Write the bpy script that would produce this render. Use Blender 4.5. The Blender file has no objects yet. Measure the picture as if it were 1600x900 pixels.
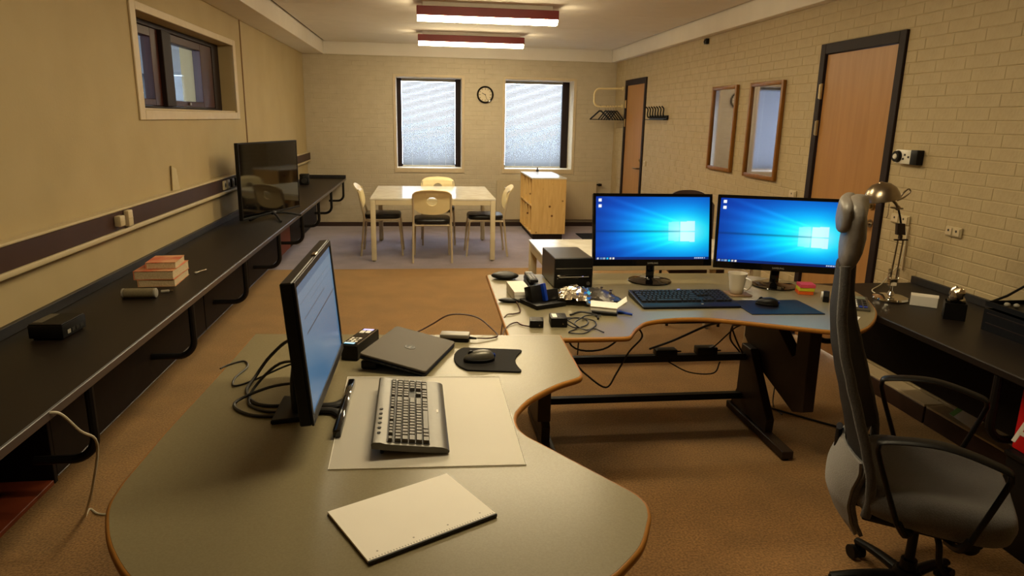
import bpy, bmesh, math, random
from mathutils import Vector, Matrix
random.seed(7)
PI = math.pi
S = bpy.context.scene
COL = S.collection

# ---------------------------------------------------------------- camera
cam_d = bpy.data.cameras.new('camera')
cam = bpy.data.objects.new('camera', cam_d)
COL.objects.link(cam)
cam_d.sensor_width = 36.0
cam_d.lens = 24.296
cam_d.clip_start = 0.05
cam_d.clip_end = 200
YAW, PITCH, ROLL = 0.128695601, 0.239469519, -0.0194006981
fw = Vector((math.sin(YAW)*math.cos(PITCH), math.cos(YAW)*math.cos(PITCH), -math.sin(PITCH)))
r0 = Vector((math.cos(YAW), -math.sin(YAW), 0))
d0 = fw.cross(r0)
rt = r0*math.cos(ROLL) + d0*math.sin(ROLL)
dn = d0*math.cos(ROLL) - r0*math.sin(ROLL)
m3 = Matrix((rt, -dn, -fw)).transposed()
cam.matrix_world = Matrix.Translation((0, 0, 1.62)) @ m3.to_4x4()
S.camera = cam

# ---------------------------------------------------------------- world, exposure, lamp levels
W = bpy.data.worlds.new('overcast_sky')
S.world = W
W.use_nodes = True
bgn = W.node_tree.nodes['Background']
bgn.inputs[0].default_value = (0.80, 0.88, 1.0, 1)
bgn.inputs[1].default_value = 7.0
LAMP_COLOR = (1.0, 0.82, 0.50)
LAMP_POWER = 27.0
S.view_settings.view_transform = 'Standard'
S.view_settings.look = 'None'
S.view_settings.gamma = 1.0
S.view_settings.use_curve_mapping = False
S.view_settings.exposure = 1.0

# ---------------------------------------------------------------- helpers
def lin(c):
    return tuple((x/12.92 if x <= 0.04045 else ((x+0.055)/1.055)**2.4) for x in c)

def mat(name, rgb, rough=0.5, metal=0.0, noise=None, bump=None, spec=0.5, coat=0.0, sheen=0.0, srgb=True):
    """noise=(scale, second colour, contrast); bump=(scale, strength)"""
    m = bpy.data.materials.new(name)
    m.use_nodes = True
    nt = m.node_tree
    b = nt.nodes['Principled BSDF']
    c = lin(rgb) if srgb else rgb
    b.inputs['Base Color'].default_value = (*c, 1)
    b.inputs['Roughness'].default_value = rough
    b.inputs['Metallic'].default_value = metal
    b.inputs['Specular IOR Level'].default_value = spec
    b.inputs['Coat Weight'].default_value = coat
    b.inputs['Sheen Weight'].default_value = sheen
    tc = nt.nodes.new('ShaderNodeTexCoord')
    if noise:
        n = nt.nodes.new('ShaderNodeTexNoise')
        n.inputs['Scale'].default_value = noise[0]
        n.inputs['Detail'].default_value = 5
        r = nt.nodes.new('ShaderNodeValToRGB')
        k = noise[2] if len(noise) > 2 else 0.2
        r.color_ramp.elements[0].position = 0.5-k
        r.color_ramp.elements[1].position = 0.5+k
        r.color_ramp.elements[0].color = (*c, 1)
        r.color_ramp.elements[1].color = (*lin(noise[1]), 1)
        nt.links.new(tc.outputs['Object'], n.inputs['Vector'])
        nt.links.new(n.outputs['Fac'], r.inputs['Fac'])
        nt.links.new(r.outputs['Color'], b.inputs['Base Color'])
    if bump:
        n2 = nt.nodes.new('ShaderNodeTexNoise')
        n2.inputs['Scale'].default_value = bump[0]
        n2.inputs['Detail'].default_value = 4
        bp = nt.nodes.new('ShaderNodeBump')
        bp.inputs['Strength'].default_value = bump[1]
        bp.inputs['Distance'].default_value = 0.01
        nt.links.new(tc.outputs['Object'], n2.inputs['Vector'])
        nt.links.new(n2.outputs['Fac'], bp.inputs['Height'])
        nt.links.new(bp.outputs['Normal'], b.inputs['Normal'])
    return m

def emat(name, rgb, power):
    m = bpy.data.materials.new(name)
    m.use_nodes = True
    b = m.node_tree.nodes['Principled BSDF']
    b.inputs['Base Color'].default_value = (0.8, 0.8, 0.8, 1)
    b.inputs['Emission Color'].default_value = (*rgb, 1)
    b.inputs['Emission Strength'].default_value = power
    return m

def wood(name, c1, c2, rough=0.45, scale=3.0, stretch=(14, 14, 1), knots=False):
    m = mat(name, c1, rough, spec=0.25)
    nt = m.node_tree
    b = nt.nodes['Principled BSDF']
    tc = nt.nodes.new('ShaderNodeTexCoord')
    mp = nt.nodes.new('ShaderNodeMapping')
    mp.inputs['Scale'].default_value = stretch
    n = nt.nodes.new('ShaderNodeTexNoise')
    n.inputs['Scale'].default_value = scale
    n.inputs['Detail'].default_value = 6
    n.inputs['Distortion'].default_value = 0.6
    r = nt.nodes.new('ShaderNodeValToRGB')
    r.color_ramp.elements[0].position = 0.3
    r.color_ramp.elements[1].position = 0.7
    r.color_ramp.elements[0].color = (*lin(c1), 1)
    r.color_ramp.elements[1].color = (*lin(c2), 1)
    nt.links.new(tc.outputs['Object'], mp.inputs['Vector'])
    nt.links.new(mp.outputs['Vector'], n.inputs['Vector'])
    nt.links.new(n.outputs['Fac'], r.inputs['Fac'])
    out = r.outputs['Color']
    if knots:
        v = nt.nodes.new('ShaderNodeTexVoronoi')
        v.inputs['Scale'].default_value = 8.5
        r2 = nt.nodes.new('ShaderNodeValToRGB')
        r2.color_ramp.elements[0].position = 0.08
        r2.color_ramp.elements[1].position = 0.17
        r2.color_ramp.elements[0].color = (1, 1, 1, 1)
        r2.color_ramp.elements[1].color = (0, 0, 0, 1)
        mx = nt.nodes.new('ShaderNodeMixRGB')
        mx.inputs['Color2'].default_value = (*lin((0.40, 0.22, 0.09)), 1)
        nt.links.new(tc.outputs['Object'], v.inputs['Vector'])
        nt.links.new(v.outputs['Distance'], r2.inputs['Fac'])
        nt.links.new(r2.outputs['Color'], mx.inputs['Fac'])
        nt.links.new(out, mx.inputs['Color1'])
        out = mx.outputs['Color']
    nt.links.new(out, b.inputs['Base Color'])
    return m

def glass(name, tint=(1, 1, 1), amount=0.9, rough=0.02, metal=0.0):
    """thin pane: mostly transparent with a clear reflection"""
    m = bpy.data.materials.new(name)
    m.use_nodes = True
    nt = m.node_tree
    b = nt.nodes['Principled BSDF']
    b.inputs['Base Color'].default_value = (*tint, 1)
    b.inputs['Roughness'].default_value = rough
    b.inputs['Metallic'].default_value = metal
    o = nt.nodes['Material Output']
    t = nt.nodes.new('ShaderNodeBsdfTransparent')
    t.inputs[0].default_value = (*tint, 1)
    mx = nt.nodes.new('ShaderNodeMixShader')
    mx.inputs[0].default_value = amount
    nt.links.new(b.outputs[0], mx.inputs[1])
    nt.links.new(t.outputs[0], mx.inputs[2])
    nt.links.new(mx.outputs[0], o.inputs[0])
    return m

class G:
    def __init__(s):
        s.bm = bmesh.new()
    def _x(s, vs, M):
        if M is not None:
            bmesh.ops.transform(s.bm, matrix=M, verts=vs)
    def box(s, c, d, bevel=0.0, seg=1, M=None):
        r = bmesh.ops.create_cube(s.bm, size=1.0)
        vs = r['verts']
        for v in vs:
            v.co = Vector((v.co.x*d[0]+c[0], v.co.y*d[1]+c[1], v.co.z*d[2]+c[2]))
        if bevel > 0:
            es = list({e for v in vs for e in v.link_edges})
            rb = bmesh.ops.bevel(s.bm, geom=es, offset=bevel, segments=seg, profile=0.5, affect='EDGES')
            vs = list({v for f in rb['faces'] for v in f.verts} | {v for v in vs if v.is_valid})
        s._x(vs, M)
        return s
    def mm(s, a, b, bevel=0.0, seg=1, M=None):
        return s.box([(a[i]+b[i])/2 for i in range(3)], [abs(b[i]-a[i]) for i in range(3)], bevel, seg, M)
    def cyl(s, p0, p1, r0, r1=None, seg=16, cap=True, M=None):
        if r1 is None: r1 = r0
        return s.lathe_axis(Vector(p0), Vector(p1), [(0, r0), (1, r1)], seg, cap, M)
    def lathe_axis(s, p0, p1, prof, seg=16, cap=True, M=None):
        ax = p1-p0
        L = ax.length
        z = ax.normalized()
        x = z.orthogonal().normalized()
        y = z.cross(x)
        rings = []
        allv = []
        for t, r in prof:
            ring = []
            for i in range(seg):
                a = 2*PI*i/seg
                ring.append(s.bm.verts.new(p0+z*(t*L)+x*(r*math.cos(a))+y*(r*math.sin(a))))
            rings.append(ring)
            allv += ring
        for a, b in zip(rings, rings[1:]):
            for i in range(seg):
                j = (i+1) % seg
                s.bm.faces.new((a[i], a[j], b[j], b[i]))
        if cap:
            s.bm.faces.new(list(reversed(rings[0])))
            s.bm.faces.new(rings[-1])
        s._x(allv, M)
        return s
    def lathe(s, prof, seg=24, c=(0, 0, 0), cap=True, M=None):
        """profile of (r, z)"""
        rings = []
        allv = []
        for r, z in prof:
            ring = [s.bm.verts.new((c[0]+r*math.cos(2*PI*i/seg), c[1]+r*math.sin(2*PI*i/seg), c[2]+z)) for i in range(seg)]
            rings.append(ring)
            allv += ring
        for a, b in zip(rings, rings[1:]):
            for i in range(seg):
                j = (i+1) % seg
                s.bm.faces.new((a[i], a[j], b[j], b[i]))
        if cap:
            s.bm.faces.new(list(reversed(rings[0])))
            s.bm.faces.new(rings[-1])
        s._x(allv, M)
        return s
    def tube(s, pts, r, seg=8, closed=False, smooth=0, flat=None, M=None):
        pts = [Vector(p) for p in pts]
        if smooth:
            pts = spline(pts, smooth, closed)
        n = len(pts)
        rad = r if callable(r) else (lambda t: r)
        tang = []
        for i in range(n):
            if closed:
                t = pts[(i+1) % n]-pts[i-1]
            else:
                t = pts[min(i+1, n-1)]-pts[max(i-1, 0)]
            tang.append(t.normalized() if t.length > 1e-9 else Vector((0, 0, 1)))
        x = tang[0].orthogonal().normalized()
        if flat is not None:
            fx = Vector(flat)
            x = (fx-tang[0]*fx.dot(tang[0])).normalized()
        rings = []
        allv = []
        for i in range(n):
            t = tang[i]
            x = (x-t*x.dot(t))
            x = x.normalized() if x.length > 1e-9 else t.orthogonal().normalized()
            y = t.cross(x)
            rr = rad(i/max(1, n-1))
            rx, ry = rr if isinstance(rr, tuple) else (rr, rr)
            ring = [s.bm.verts.new(pts[i]+x*(rx*math.cos(2*PI*k/seg))+y*(ry*math.sin(2*PI*k/seg))) for k in range(seg)]
            rings.append(ring)
            allv += ring
        pairs = list(zip(rings, rings[1:]))
        if closed: pairs.append((rings[-1], rings[0]))
        for a, b in pairs:
            for k in range(seg):
                j = (k+1) % seg
                s.bm.faces.new((a[k], a[j], b[j], b[k]))
        if not closed:
            s.bm.faces.new(list(reversed(rings[0])))
            s.bm.faces.new(rings[-1])
        s._x(allv, M)
        return s
    def prism(s, poly, z0, z1, bevel=0.0, seg=1, M=None):
        """poly: list of (x, y), extruded along z"""
        lo = [s.bm.verts.new((p[0], p[1], z0)) for p in poly]
        hi = [s.bm.verts.new((p[0], p[1], z1)) for p in poly]
        n = len(poly)
        fs = [s.bm.faces.new(list(reversed(lo))), s.bm.faces.new(hi)]
        for i in range(n):
            j = (i+1) % n
            fs.append(s.bm.faces.new((lo[i], lo[j], hi[j], hi[i])))
        vs = lo+hi
        bmesh.ops.recalc_face_normals(s.bm, faces=fs)
        if bevel > 0:
            es = list(set(fs[0].edges) | set(fs[1].edges))
            rb = bmesh.ops.bevel(s.bm, geom=es, offset=bevel, segments=seg, profile=0.5, affect='EDGES')
            vs = list({v for f in rb['faces'] for v in f.verts} | {v for v in vs if v.is_valid})
        s._x(vs, M)
        return s
    def quad(s, *p, M=None):
        vs = [s.bm.verts.new(q) for q in p]
        s.bm.faces.new(vs)
        s._x(vs, M)
        return s
    def sphere(s, c, r, seg=16, rings=10, M=None):
        rr = bmesh.ops.create_uvsphere(s.bm, u_segments=seg, v_segments=rings, radius=1.0)
        k = r if isinstance(r, (tuple, list)) else (r, r, r)
        for v in rr['verts']:
            v.co = Vector((v.co.x*k[0]+c[0], v.co.y*k[1]+c[1], v.co.z*k[2]+c[2]))
        s._x(rr['verts'], M)
        return s
    def sheet(s, fn, nu, nv, thick=0.0, M=None):
        """surface fn(u,v)->Vector, optional thickness along the normal"""
        g = [[Vector(fn(i/nu, j/nv)) for j in range(nv+1)] for i in range(nu+1)]
        def nrm(i, j):
            a = g[min(i+1, nu)][j]-g[max(i-1, 0)][j]
            b = g[i][min(j+1, nv)]-g[i][max(j-1, 0)]
            n = a.cross(b)
            return n.normalized() if n.length > 1e-12 else Vector((0, 0, 1))
        A = [[s.bm.verts.new(g[i][j]) for j in range(nv+1)] for i in range(nu+1)]
        for i in range(nu):
            for j in range(nv):
                s.bm.faces.new((A[i][j], A[i+1][j], A[i+1][j+1], A[i][j+1]))
        allv = [v for r in A for v in r]
        if thick:
            B = [[s.bm.verts.new(g[i][j]-nrm(i, j)*thick) for j in range(nv+1)] for i in range(nu+1)]
            for i in range(nu):
                for j in range(nv):
                    s.bm.faces.new((B[i][j], B[i][j+1], B[i+1][j+1], B[i+1][j]))
            for i in range(nu):
                s.bm.faces.new((A[i][0], B[i][0], B[i+1][0], A[i+1][0]))
                s.bm.faces.new((A[i][nv], A[i+1][nv], B[i+1][nv], B[i][nv]))
            for j in range(nv):
                s.bm.faces.new((A[0][j], A[0][j+1], B[0][j+1], B[0][j]))
                s.bm.faces.new((A[nu][j], B[nu][j], B[nu][j+1], A[nu][j+1]))
            allv += [v for r in B for v in r]
        s._x(allv, M)
        return s
    def mesh(s, name, m, smooth=35):
        bmesh.ops.recalc_face_normals(s.bm, faces=s.bm.faces)
        for f in s.bm.faces:
            f.smooth = True
        lim = math.radians(smooth)
        for e in s.bm.edges:
            e.smooth = len(e.link_faces) == 2 and e.calc_face_angle(0.0) < lim
        me = bpy.data.meshes.new(name)
        s.bm.to_mesh(me)
        s.bm.free()
        if m is not None:
            me.materials.append(m)
        return me

def spline(pts, n=6, closed=False):
    pts = [Vector(p) for p in pts]
    out = []
    L = len(pts)
    rng = range(L if closed else L-1)
    for i in rng:
        p1, p2 = pts[i], pts[(i+1) % L]
        p0 = pts[i-1] if (closed or i > 0) else p1*2-p2
        p3 = pts[(i+2) % L] if (closed or i+2 < L) else p2*2-p1
        for k in range(n):
            t = k/n
            out.append(0.5*((2*p1)+(p2-p0)*t+(2*p0-5*p1+4*p2-p3)*t*t+(3*p1-p0-3*p2+p3)*t**3))
    if not closed:
        out.append(pts[-1])
    return out

def link(name, me, parent=None):
    o = bpy.data.objects.new(name, me)
    COL.objects.link(o)
    if parent is not None:
        o.parent = parent
    return o

def obj(name, g, m, parent=None, smooth=35):
    return link(name, g.mesh(name, m, smooth), parent)

def tag(o, label=None, cat=None, group=None, kind=None):
    if label: o['label'] = label
    if cat: o['category'] = cat
    if group: o['group'] = group
    if kind: o['kind'] = kind
    return o

def thing(name, label, cat, loc=(0, 0, 0), rz=0.0, group=None):
    o = bpy.data.objects.new(name, None)
    o.empty_display_size = 0.1
    COL.objects.link(o)
    o.location = loc
    o.rotation_euler = (0, 0, rz)
    return tag(o, label, cat, group)

def struct(name, g, m, parent=None, smooth=35):
    o = obj(name, g, m, parent, smooth)
    o['kind'] = 'structure'
    return o

def copy_tree(o, parent=None):
    c = o.copy()
    COL.objects.link(c)
    if parent is not None: c.parent = parent
    for ch in list(o.children):
        copy_tree(ch, c)
    return c

def text_mesh(s, size, depth=0.001):
    cu = bpy.data.curves.new('lettering', 'FONT')
    cu.body = s
    cu.size = size
    cu.align_x = 'CENTER'
    cu.align_y = 'CENTER'
    cu.extrude = depth
    cu.resolution_u = 3
    o = bpy.data.objects.new('lettering', cu)
    COL.objects.link(o)
    dg = bpy.context.evaluated_depsgraph_get()
    me = bpy.data.meshes.new_from_object(o.evaluated_get(dg))
    bpy.data.objects.remove(o)
    return me

def lettering(s, size, m, parent, M, depth=0.0005):
    me = text_mesh(s, size, depth)
    me.transform(M)
    me.materials.clear()
    me.materials.append(m)
    return link('lettering', me, parent)

def T(x, y, z): return Matrix.Translation((x, y, z))
def R(a, ax): return Matrix.Rotation(a, 4, ax)

# ---------------------------------------------------------------- materials
M_WALL = mat('painted_plaster', (0.705, 0.63, 0.465), 0.75, noise=(3, (0.68, 0.605, 0.44)), bump=(60, 0.08))
M_BRICKB = mat('painted_brick_back', (0.76, 0.71, 0.61), 0.62, noise=(9, (0.73, 0.68, 0.58)), bump=(45, 0.25))  # whiter copy of the brick paint, daylight at the back put into its colour
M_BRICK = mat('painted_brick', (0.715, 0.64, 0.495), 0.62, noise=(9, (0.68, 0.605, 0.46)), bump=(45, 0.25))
M_CEIL = mat('ceiling_board', (0.90, 0.87, 0.82), 0.8, noise=(5, (0.88, 0.85, 0.80)), bump=(80, 0.1))
M_DARKGAP = mat('dark_gap', (0.10, 0.08, 0.06), 0.9)  # for the slab above the boards: shade of the gaps put into its colour
M_CASING = mat('beige_casing', (0.80, 0.73, 0.60), 0.5, noise=(14, (0.77, 0.70, 0.57)))
M_DKWOOD = wood('dark_brown_frame', (0.11, 0.065, 0.062), (0.145, 0.085, 0.078), 0.6)
M_REDWOOD = wood('red_brown_frame', (0.20, 0.075, 0.055), (0.26, 0.10, 0.07), 0.4)
M_DOOR = wood('beech_veneer', (0.64, 0.46, 0.27), (0.68, 0.50, 0.30), 0.40, 2.2, (9, 9, 0.8))
M_BASE = mat('dark_skirting', (0.23, 0.14, 0.11), 0.5, noise=(8, (0.19, 0.12, 0.10)))
M_RAIL = mat('brown_trunking', (0.26, 0.175, 0.15), 0.5, noise=(6, (0.235, 0.155, 0.135)), spec=0.25)
M_BEIGE = mat('beige_plastic', (0.78, 0.72, 0.58), 0.4, noise=(20, (0.75, 0.69, 0.55)))
M_IVORY = mat('ivory_plastic', (0.80, 0.74, 0.60), 0.35, noise=(20, (0.77, 0.71, 0.57)))
M_COUNTER = mat('black_laminate', (0.105, 0.08, 0.062), 0.45, noise=(140, (0.125, 0.095, 0.075)), spec=0.22)
M_COUNTER_EDGE = mat('grey_edge_strip', (0.22, 0.20, 0.21), 0.3)
M_UPSTAND = mat('black_upstand', (0.09, 0.085, 0.10), 0.4, noise=(40, (0.15, 0.14, 0.15)))
M_PANEL = mat('dark_brown_panel', (0.09, 0.07, 0.065), 0.6, noise=(30, (0.11, 0.085, 0.075)), spec=0.08)
M_PANEL_RED = mat('red_brown_panel', (0.37, 0.155, 0.065), 0.5, noise=(20, (0.34, 0.135, 0.055)), spec=0.2)
M_BLACK = mat('black_plastic', (0.055, 0.05, 0.05), 0.42, noise=(60, (0.07, 0.065, 0.065)), spec=0.22)
M_BLACKGLOSS = mat('glossy_black', (0.035, 0.033, 0.035), 0.05, noise=(5, (0.04, 0.038, 0.04)))
M_BLACKMETAL = mat('black_metal', (0.06, 0.05, 0.045), 0.5, metal=0.0, noise=(50, (0.075, 0.065, 0.06)), spec=0.25)
M_LEGPAINT = mat('brown_black_metal', (0.16, 0.115, 0.09), 0.5, noise=(30, (0.18, 0.13, 0.105)), spec=0.25)
M_DESK = mat('grey_beige_laminate', (0.485, 0.45, 0.35), 0.27, noise=(220, (0.515, 0.48, 0.375)), spec=0.32)
M_DESKEDGE = wood('beech_edge', (0.60, 0.40, 0.16), (0.66, 0.45, 0.19), 0.35, 5, (2, 2, 30))
M_WHITE = mat('white_lacquer', (0.94, 0.93, 0.90), 0.16, noise=(10, (0.86, 0.84, 0.78)))
M_WHITEMAT = mat('white_table_paint', (0.84, 0.79, 0.66), 0.4, noise=(10, (0.82, 0.77, 0.64)))
M_CHAIRPL = mat('cream_plastic', (0.93, 0.86, 0.66), 0.33, noise=(12, (0.91, 0.84, 0.64)))
M_CHAIRMETAL = mat('light_grey_metal', (0.80, 0.74, 0.62), 0.35, metal=0.25, noise=(30, (0.78, 0.72, 0.60)))
M_SEAT = mat('black_leatherette', (0.06, 0.055, 0.06), 0.32, noise=(40, (0.075, 0.07, 0.075)), bump=(120, 0.1))
M_PINE = wood('knotty_pine', (0.90, 0.76, 0.50), (0.84, 0.68, 0.42), 0.45, 3, (10, 10, 1.2), knots=True)
M_CHROME = mat('chrome', (0.80, 0.78, 0.74), 0.08, metal=1.0, noise=(5, (0.78, 0.76, 0.72)))
M_STEEL = mat('brushed_steel', (0.62, 0.57, 0.50), 0.28, metal=1.0, noise=(40, (0.58, 0.53, 0.46)))
M_BRASS = mat('satin_brass', (0.70, 0.60, 0.42), 0.3, metal=1.0, noise=(40, (0.66, 0.56, 0.38)))
M_CHARC = mat('charcoal_fabric', (0.235, 0.23, 0.235), 0.9, noise=(220, (0.30, 0.29, 0.285)), bump=(300, 0.35), sheen=0.3)
M_GREYFAB = mat('grey_fabric', (0.42, 0.40, 0.385), 0.9, noise=(260, (0.48, 0.46, 0.44)), bump=(300, 0.35), sheen=0.3)
M_SEATFAB = mat('dark_grey_fabric', (0.285, 0.27, 0.26), 0.9, noise=(260, (0.35, 0.335, 0.325)), bump=(300, 0.35), sheen=0.3)
M_LEATHER = mat('grey_leather', (0.45, 0.43, 0.41), 0.42, noise=(30, (0.41, 0.39, 0.37)), bump=(25, 0.3))
M_MESH = mat('black_mesh', (0.075, 0.07, 0.07), 0.7, noise=(400, (0.11, 0.10, 0.10)), bump=(500, 0.4))
M_PAPER = mat('white_paper', (0.93, 0.91, 0.87), 0.7, noise=(8, (0.915, 0.895, 0.855)))
M_PAGES = mat('page_edges', (0.84, 0.76, 0.62), 0.8, noise=(160, (0.74, 0.66, 0.52)))
M_COVER = mat('red_cream_cover', (0.80, 0.36, 0.24), 0.4, noise=(9, (0.88, 0.66, 0.50), 0.12))
M_COVER2 = mat('cream_cover', (0.86, 0.72, 0.54), 0.45, noise=(12, (0.80, 0.52, 0.36), 0.1))
M_SILVERPL = mat('silver_plastic', (0.36, 0.345, 0.31), 0.35, metal=0.35, noise=(60, (0.34, 0.325, 0.29)))
M_KEYS = mat('dark_grey_keys', (0.36, 0.34, 0.30), 0.45, noise=(60, (0.37, 0.345, 0.30)))
M_KEYBLACK = mat('black_keys', (0.07, 0.07, 0.075), 0.5, noise=(60, (0.085, 0.085, 0.09)), spec=0.3)
M_LID = mat('brushed_dark_lid', (0.30, 0.265, 0.215), 0.55, metal=0.0, noise=(6, (0.285, 0.25, 0.20)), spec=0.22)
M_GREYPL = mat('grey_plastic', (0.60, 0.58, 0.53), 0.4, noise=(30, (0.57, 0.55, 0.50)))
M_PAD = mat('black_mouse_pad', (0.10, 0.09, 0.085), 0.8, noise=(200, (0.12, 0.11, 0.10)), spec=0.15)
M_PADBLUE = mat('dark_blue_pad', (0.055, 0.055, 0.11), 0.5, noise=(200, (0.065, 0.065, 0.125)), spec=0.25)
M_BLUE = mat('blue_plastic', (0.03, 0.17, 0.52), 0.3, noise=(30, (0.03, 0.22, 0.66)))
M_RED = mat('signal_red', (0.80, 0.08, 0.10), 0.4, noise=(5, (0.76, 0.07, 0.09)))
M_LAMPRED = mat('lamp_red', (0.50, 0.07, 0.05), 0.4, noise=(5, (0.47, 0.065, 0.045)))
M_PINK = mat('pink_paper', (0.90, 0.32, 0.42), 0.7, noise=(20, (0.88, 0.30, 0.40)))
M_YELLOW = mat('yellow_paper', (0.82, 0.80, 0.18), 0.7, noise=(20, (0.80, 0.78, 0.16)))
M_ORANGE = mat('orange_paper', (0.92, 0.40, 0.10), 0.7, noise=(20, (0.90, 0.38, 0.09)))
M_FOIL = mat('crumpled_foil', (0.90, 0.86, 0.78), 0.2, metal=1.0, noise=(40, (0.86, 0.82, 0.74)))
M_CERAMIC = mat('cream_ceramic', (0.84, 0.80, 0.72), 0.18, noise=(6, (0.82, 0.78, 0.70)))
M_COASTER = mat('brown_coaster', (0.52, 0.40, 0.27), 0.6, noise=(30, (0.46, 0.35, 0.23)))
M_CABLE = mat('black_cable', (0.06, 0.05, 0.05), 0.5, noise=(30, (0.07, 0.06, 0.06)))
M_CABLEBR = mat('brown_cable', (0.27, 0.16, 0.11), 0.5, noise=(30, (0.29, 0.18, 0.12)))
M_CABLEWH = mat('white_cable', (0.80, 0.77, 0.68), 0.5, noise=(30, (0.78, 0.75, 0.66)))
M_CLOCKFACE = mat('clock_face', (0.80, 0.74, 0.62), 0.4, noise=(8, (0.79, 0.73, 0.61)))
M_RADIATOR = mat('radiator_enamel', (0.76, 0.70, 0.58), 0.4, noise=(6, (0.75, 0.69, 0.57)))
M_MIRRORFR = wood('golden_wood', (0.48, 0.31, 0.11), (0.55, 0.36, 0.14), 0.35, 4, (8, 8, 2))
M_MIRROR = mat('mirror_glass', (0.74, 0.74, 0.80), 0.035, metal=1.0, noise=(3, (0.73, 0.73, 0.79)))
M_PANE = glass('window_pane', (0.93, 0.97, 1.0), 0.93, 0.02, 1.0)
M_MATCLEAR = glass('frosted_clear_vinyl', (0.90, 0.87, 0.80), 0.64, 0.30)
M_GREENBIT = mat('green_print', (0.35, 0.62, 0.22), 0.6, noise=(30, (0.33, 0.6, 0.2)))
M_LCD = mat('grey_lcd', (0.50, 0.53, 0.46), 0.2, noise=(30, (0.48, 0.51, 0.44)))
M_MARK = mat('pale_print', (0.62, 0.60, 0.56), 0.5, noise=(30, (0.6, 0.58, 0.54)))
M_DKMARK = mat('dark_print', (0.10, 0.09, 0.08), 0.5, noise=(30, (0.11, 0.10, 0.09)))
M_OUTWALL = mat('grey_render_outside', (0.15, 0.16, 0.165), 0.9, noise=(4, (0.13, 0.14, 0.145)), bump=(30, 0.2))
M_OUTPALE = mat('pale_board_outside', (0.86, 0.88, 0.90), 0.7, noise=(30, (0.80, 0.83, 0.86)))
M_LAMP = emat('lit_diffuser', LAMP_COLOR, LAMP_POWER)
M_LEDBLUE = emat('blue_display', (0.03, 0.10, 1.0), 0.4)
M_LEDCYAN = emat('cyan_display', (0.0, 0.55, 0.9), 0.36)

def carpet():
    m = mat('carpet', (0.5, 0.35, 0.2), 0.95, sheen=0.7)
    m.node_tree.nodes['Principled BSDF'].inputs['Sheen Tint'].default_value = (1.0, 0.74, 0.38, 1)
    nt = m.node_tree
    b = nt.nodes['Principled BSDF']
    tc = nt.nodes.new('ShaderNodeTexCoord')
    def noise(sc, det):
        n = nt.nodes.new('ShaderNodeTexNoise')
        n.inputs['Scale'].default_value = sc
        n.inputs['Detail'].default_value = det
        nt.links.new(tc.outputs['Object'], n.inputs['Vector'])
        return n
    def ramp(fac, a, c, p0, p1):
        r = nt.nodes.new('ShaderNodeValToRGB')
        r.color_ramp.elements[0].position = p0
        r.color_ramp.elements[1].position = p1
        r.color_ramp.elements[0].color = (*lin(a), 1)
        r.color_ramp.elements[1].color = (*lin(c), 1)
        nt.links.new(fac, r.inputs['Fac'])
        return r
    n1 = noise(110, 3)
    n2 = noise(4, 4)
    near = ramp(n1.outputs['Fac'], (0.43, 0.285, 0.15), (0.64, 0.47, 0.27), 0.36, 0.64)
    far = ramp(n1.outputs['Fac'], (0.46, 0.40, 0.41), (0.64, 0.58, 0.60), 0.36, 0.64)  # far carpet length, with a bluish daylight cast put into its colour
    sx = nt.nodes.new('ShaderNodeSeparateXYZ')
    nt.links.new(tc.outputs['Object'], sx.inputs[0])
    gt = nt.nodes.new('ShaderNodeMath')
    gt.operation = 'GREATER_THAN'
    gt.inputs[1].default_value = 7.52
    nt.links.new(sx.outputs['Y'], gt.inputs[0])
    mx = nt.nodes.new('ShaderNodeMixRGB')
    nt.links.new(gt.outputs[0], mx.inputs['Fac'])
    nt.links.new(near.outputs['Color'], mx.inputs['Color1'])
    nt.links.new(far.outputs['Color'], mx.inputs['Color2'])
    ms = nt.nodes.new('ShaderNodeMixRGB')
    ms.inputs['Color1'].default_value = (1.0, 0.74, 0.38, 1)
    ms.inputs['Color2'].default_value = (0.85, 0.82, 0.95, 1)  # the same daylight cast tints the far sheen
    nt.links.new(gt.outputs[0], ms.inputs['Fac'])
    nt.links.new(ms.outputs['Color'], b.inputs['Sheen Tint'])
    wr = ramp(n2.outputs['Fac'], (0.86, 0.86, 0.86), (1, 1, 1), 0.35, 0.65)
    mu = nt.nodes.new('ShaderNodeMixRGB')
    mu.blend_type = 'MULTIPLY'
    mu.inputs['Fac'].default_value = 1.0
    nt.links.new(mx.outputs['Color'], mu.inputs['Color1'])
    nt.links.new(wr.outputs['Color'], mu.inputs['Color2'])
    nt.links.new(mu.outputs['Color'], b.inputs['Base Color'])
    bp = nt.nodes.new('ShaderNodeBump')
    bp.inputs['Strength'].default_value = 0.5
    bp.inputs['Distance'].default_value = 0.006
    nt.links.new(n1.outputs['Fac'], bp.inputs['Height'])
    nt.links.new(bp.outputs['Normal'], b.inputs['Normal'])
    return m
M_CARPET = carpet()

def screen_mat(name, power):
    m = bpy.data.materials.new(name)
    m.use_nodes = True
    nt = m.node_tree
    b = nt.nodes['Principled BSDF']
    b.inputs['Base Color'].default_value = (0.01, 0.01, 0.012, 1)
    b.inputs['Roughness'].default_value = 0.25
    b.inputs['Specular IOR Level'].default_value = 0.12
    a = nt.nodes.new('ShaderNodeVertexColor')
    a.layer_name = 'picture'
    nt.links.new(a.outputs['Color'], b.inputs['Emission Color'])
    b.inputs['Emission Strength'].default_value = power
    return m
M_SCREEN = screen_mat('lit_desktop_screen', 0.56)
M_SCREEN2 = screen_mat('lit_document_screen', 0.36)

# ================================================================ ROOM SHELL
XL, XR, YB, YF = -1.70, 2.90, 10.62, -1.5
ZC, ZS = 2.645, 2.475

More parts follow.
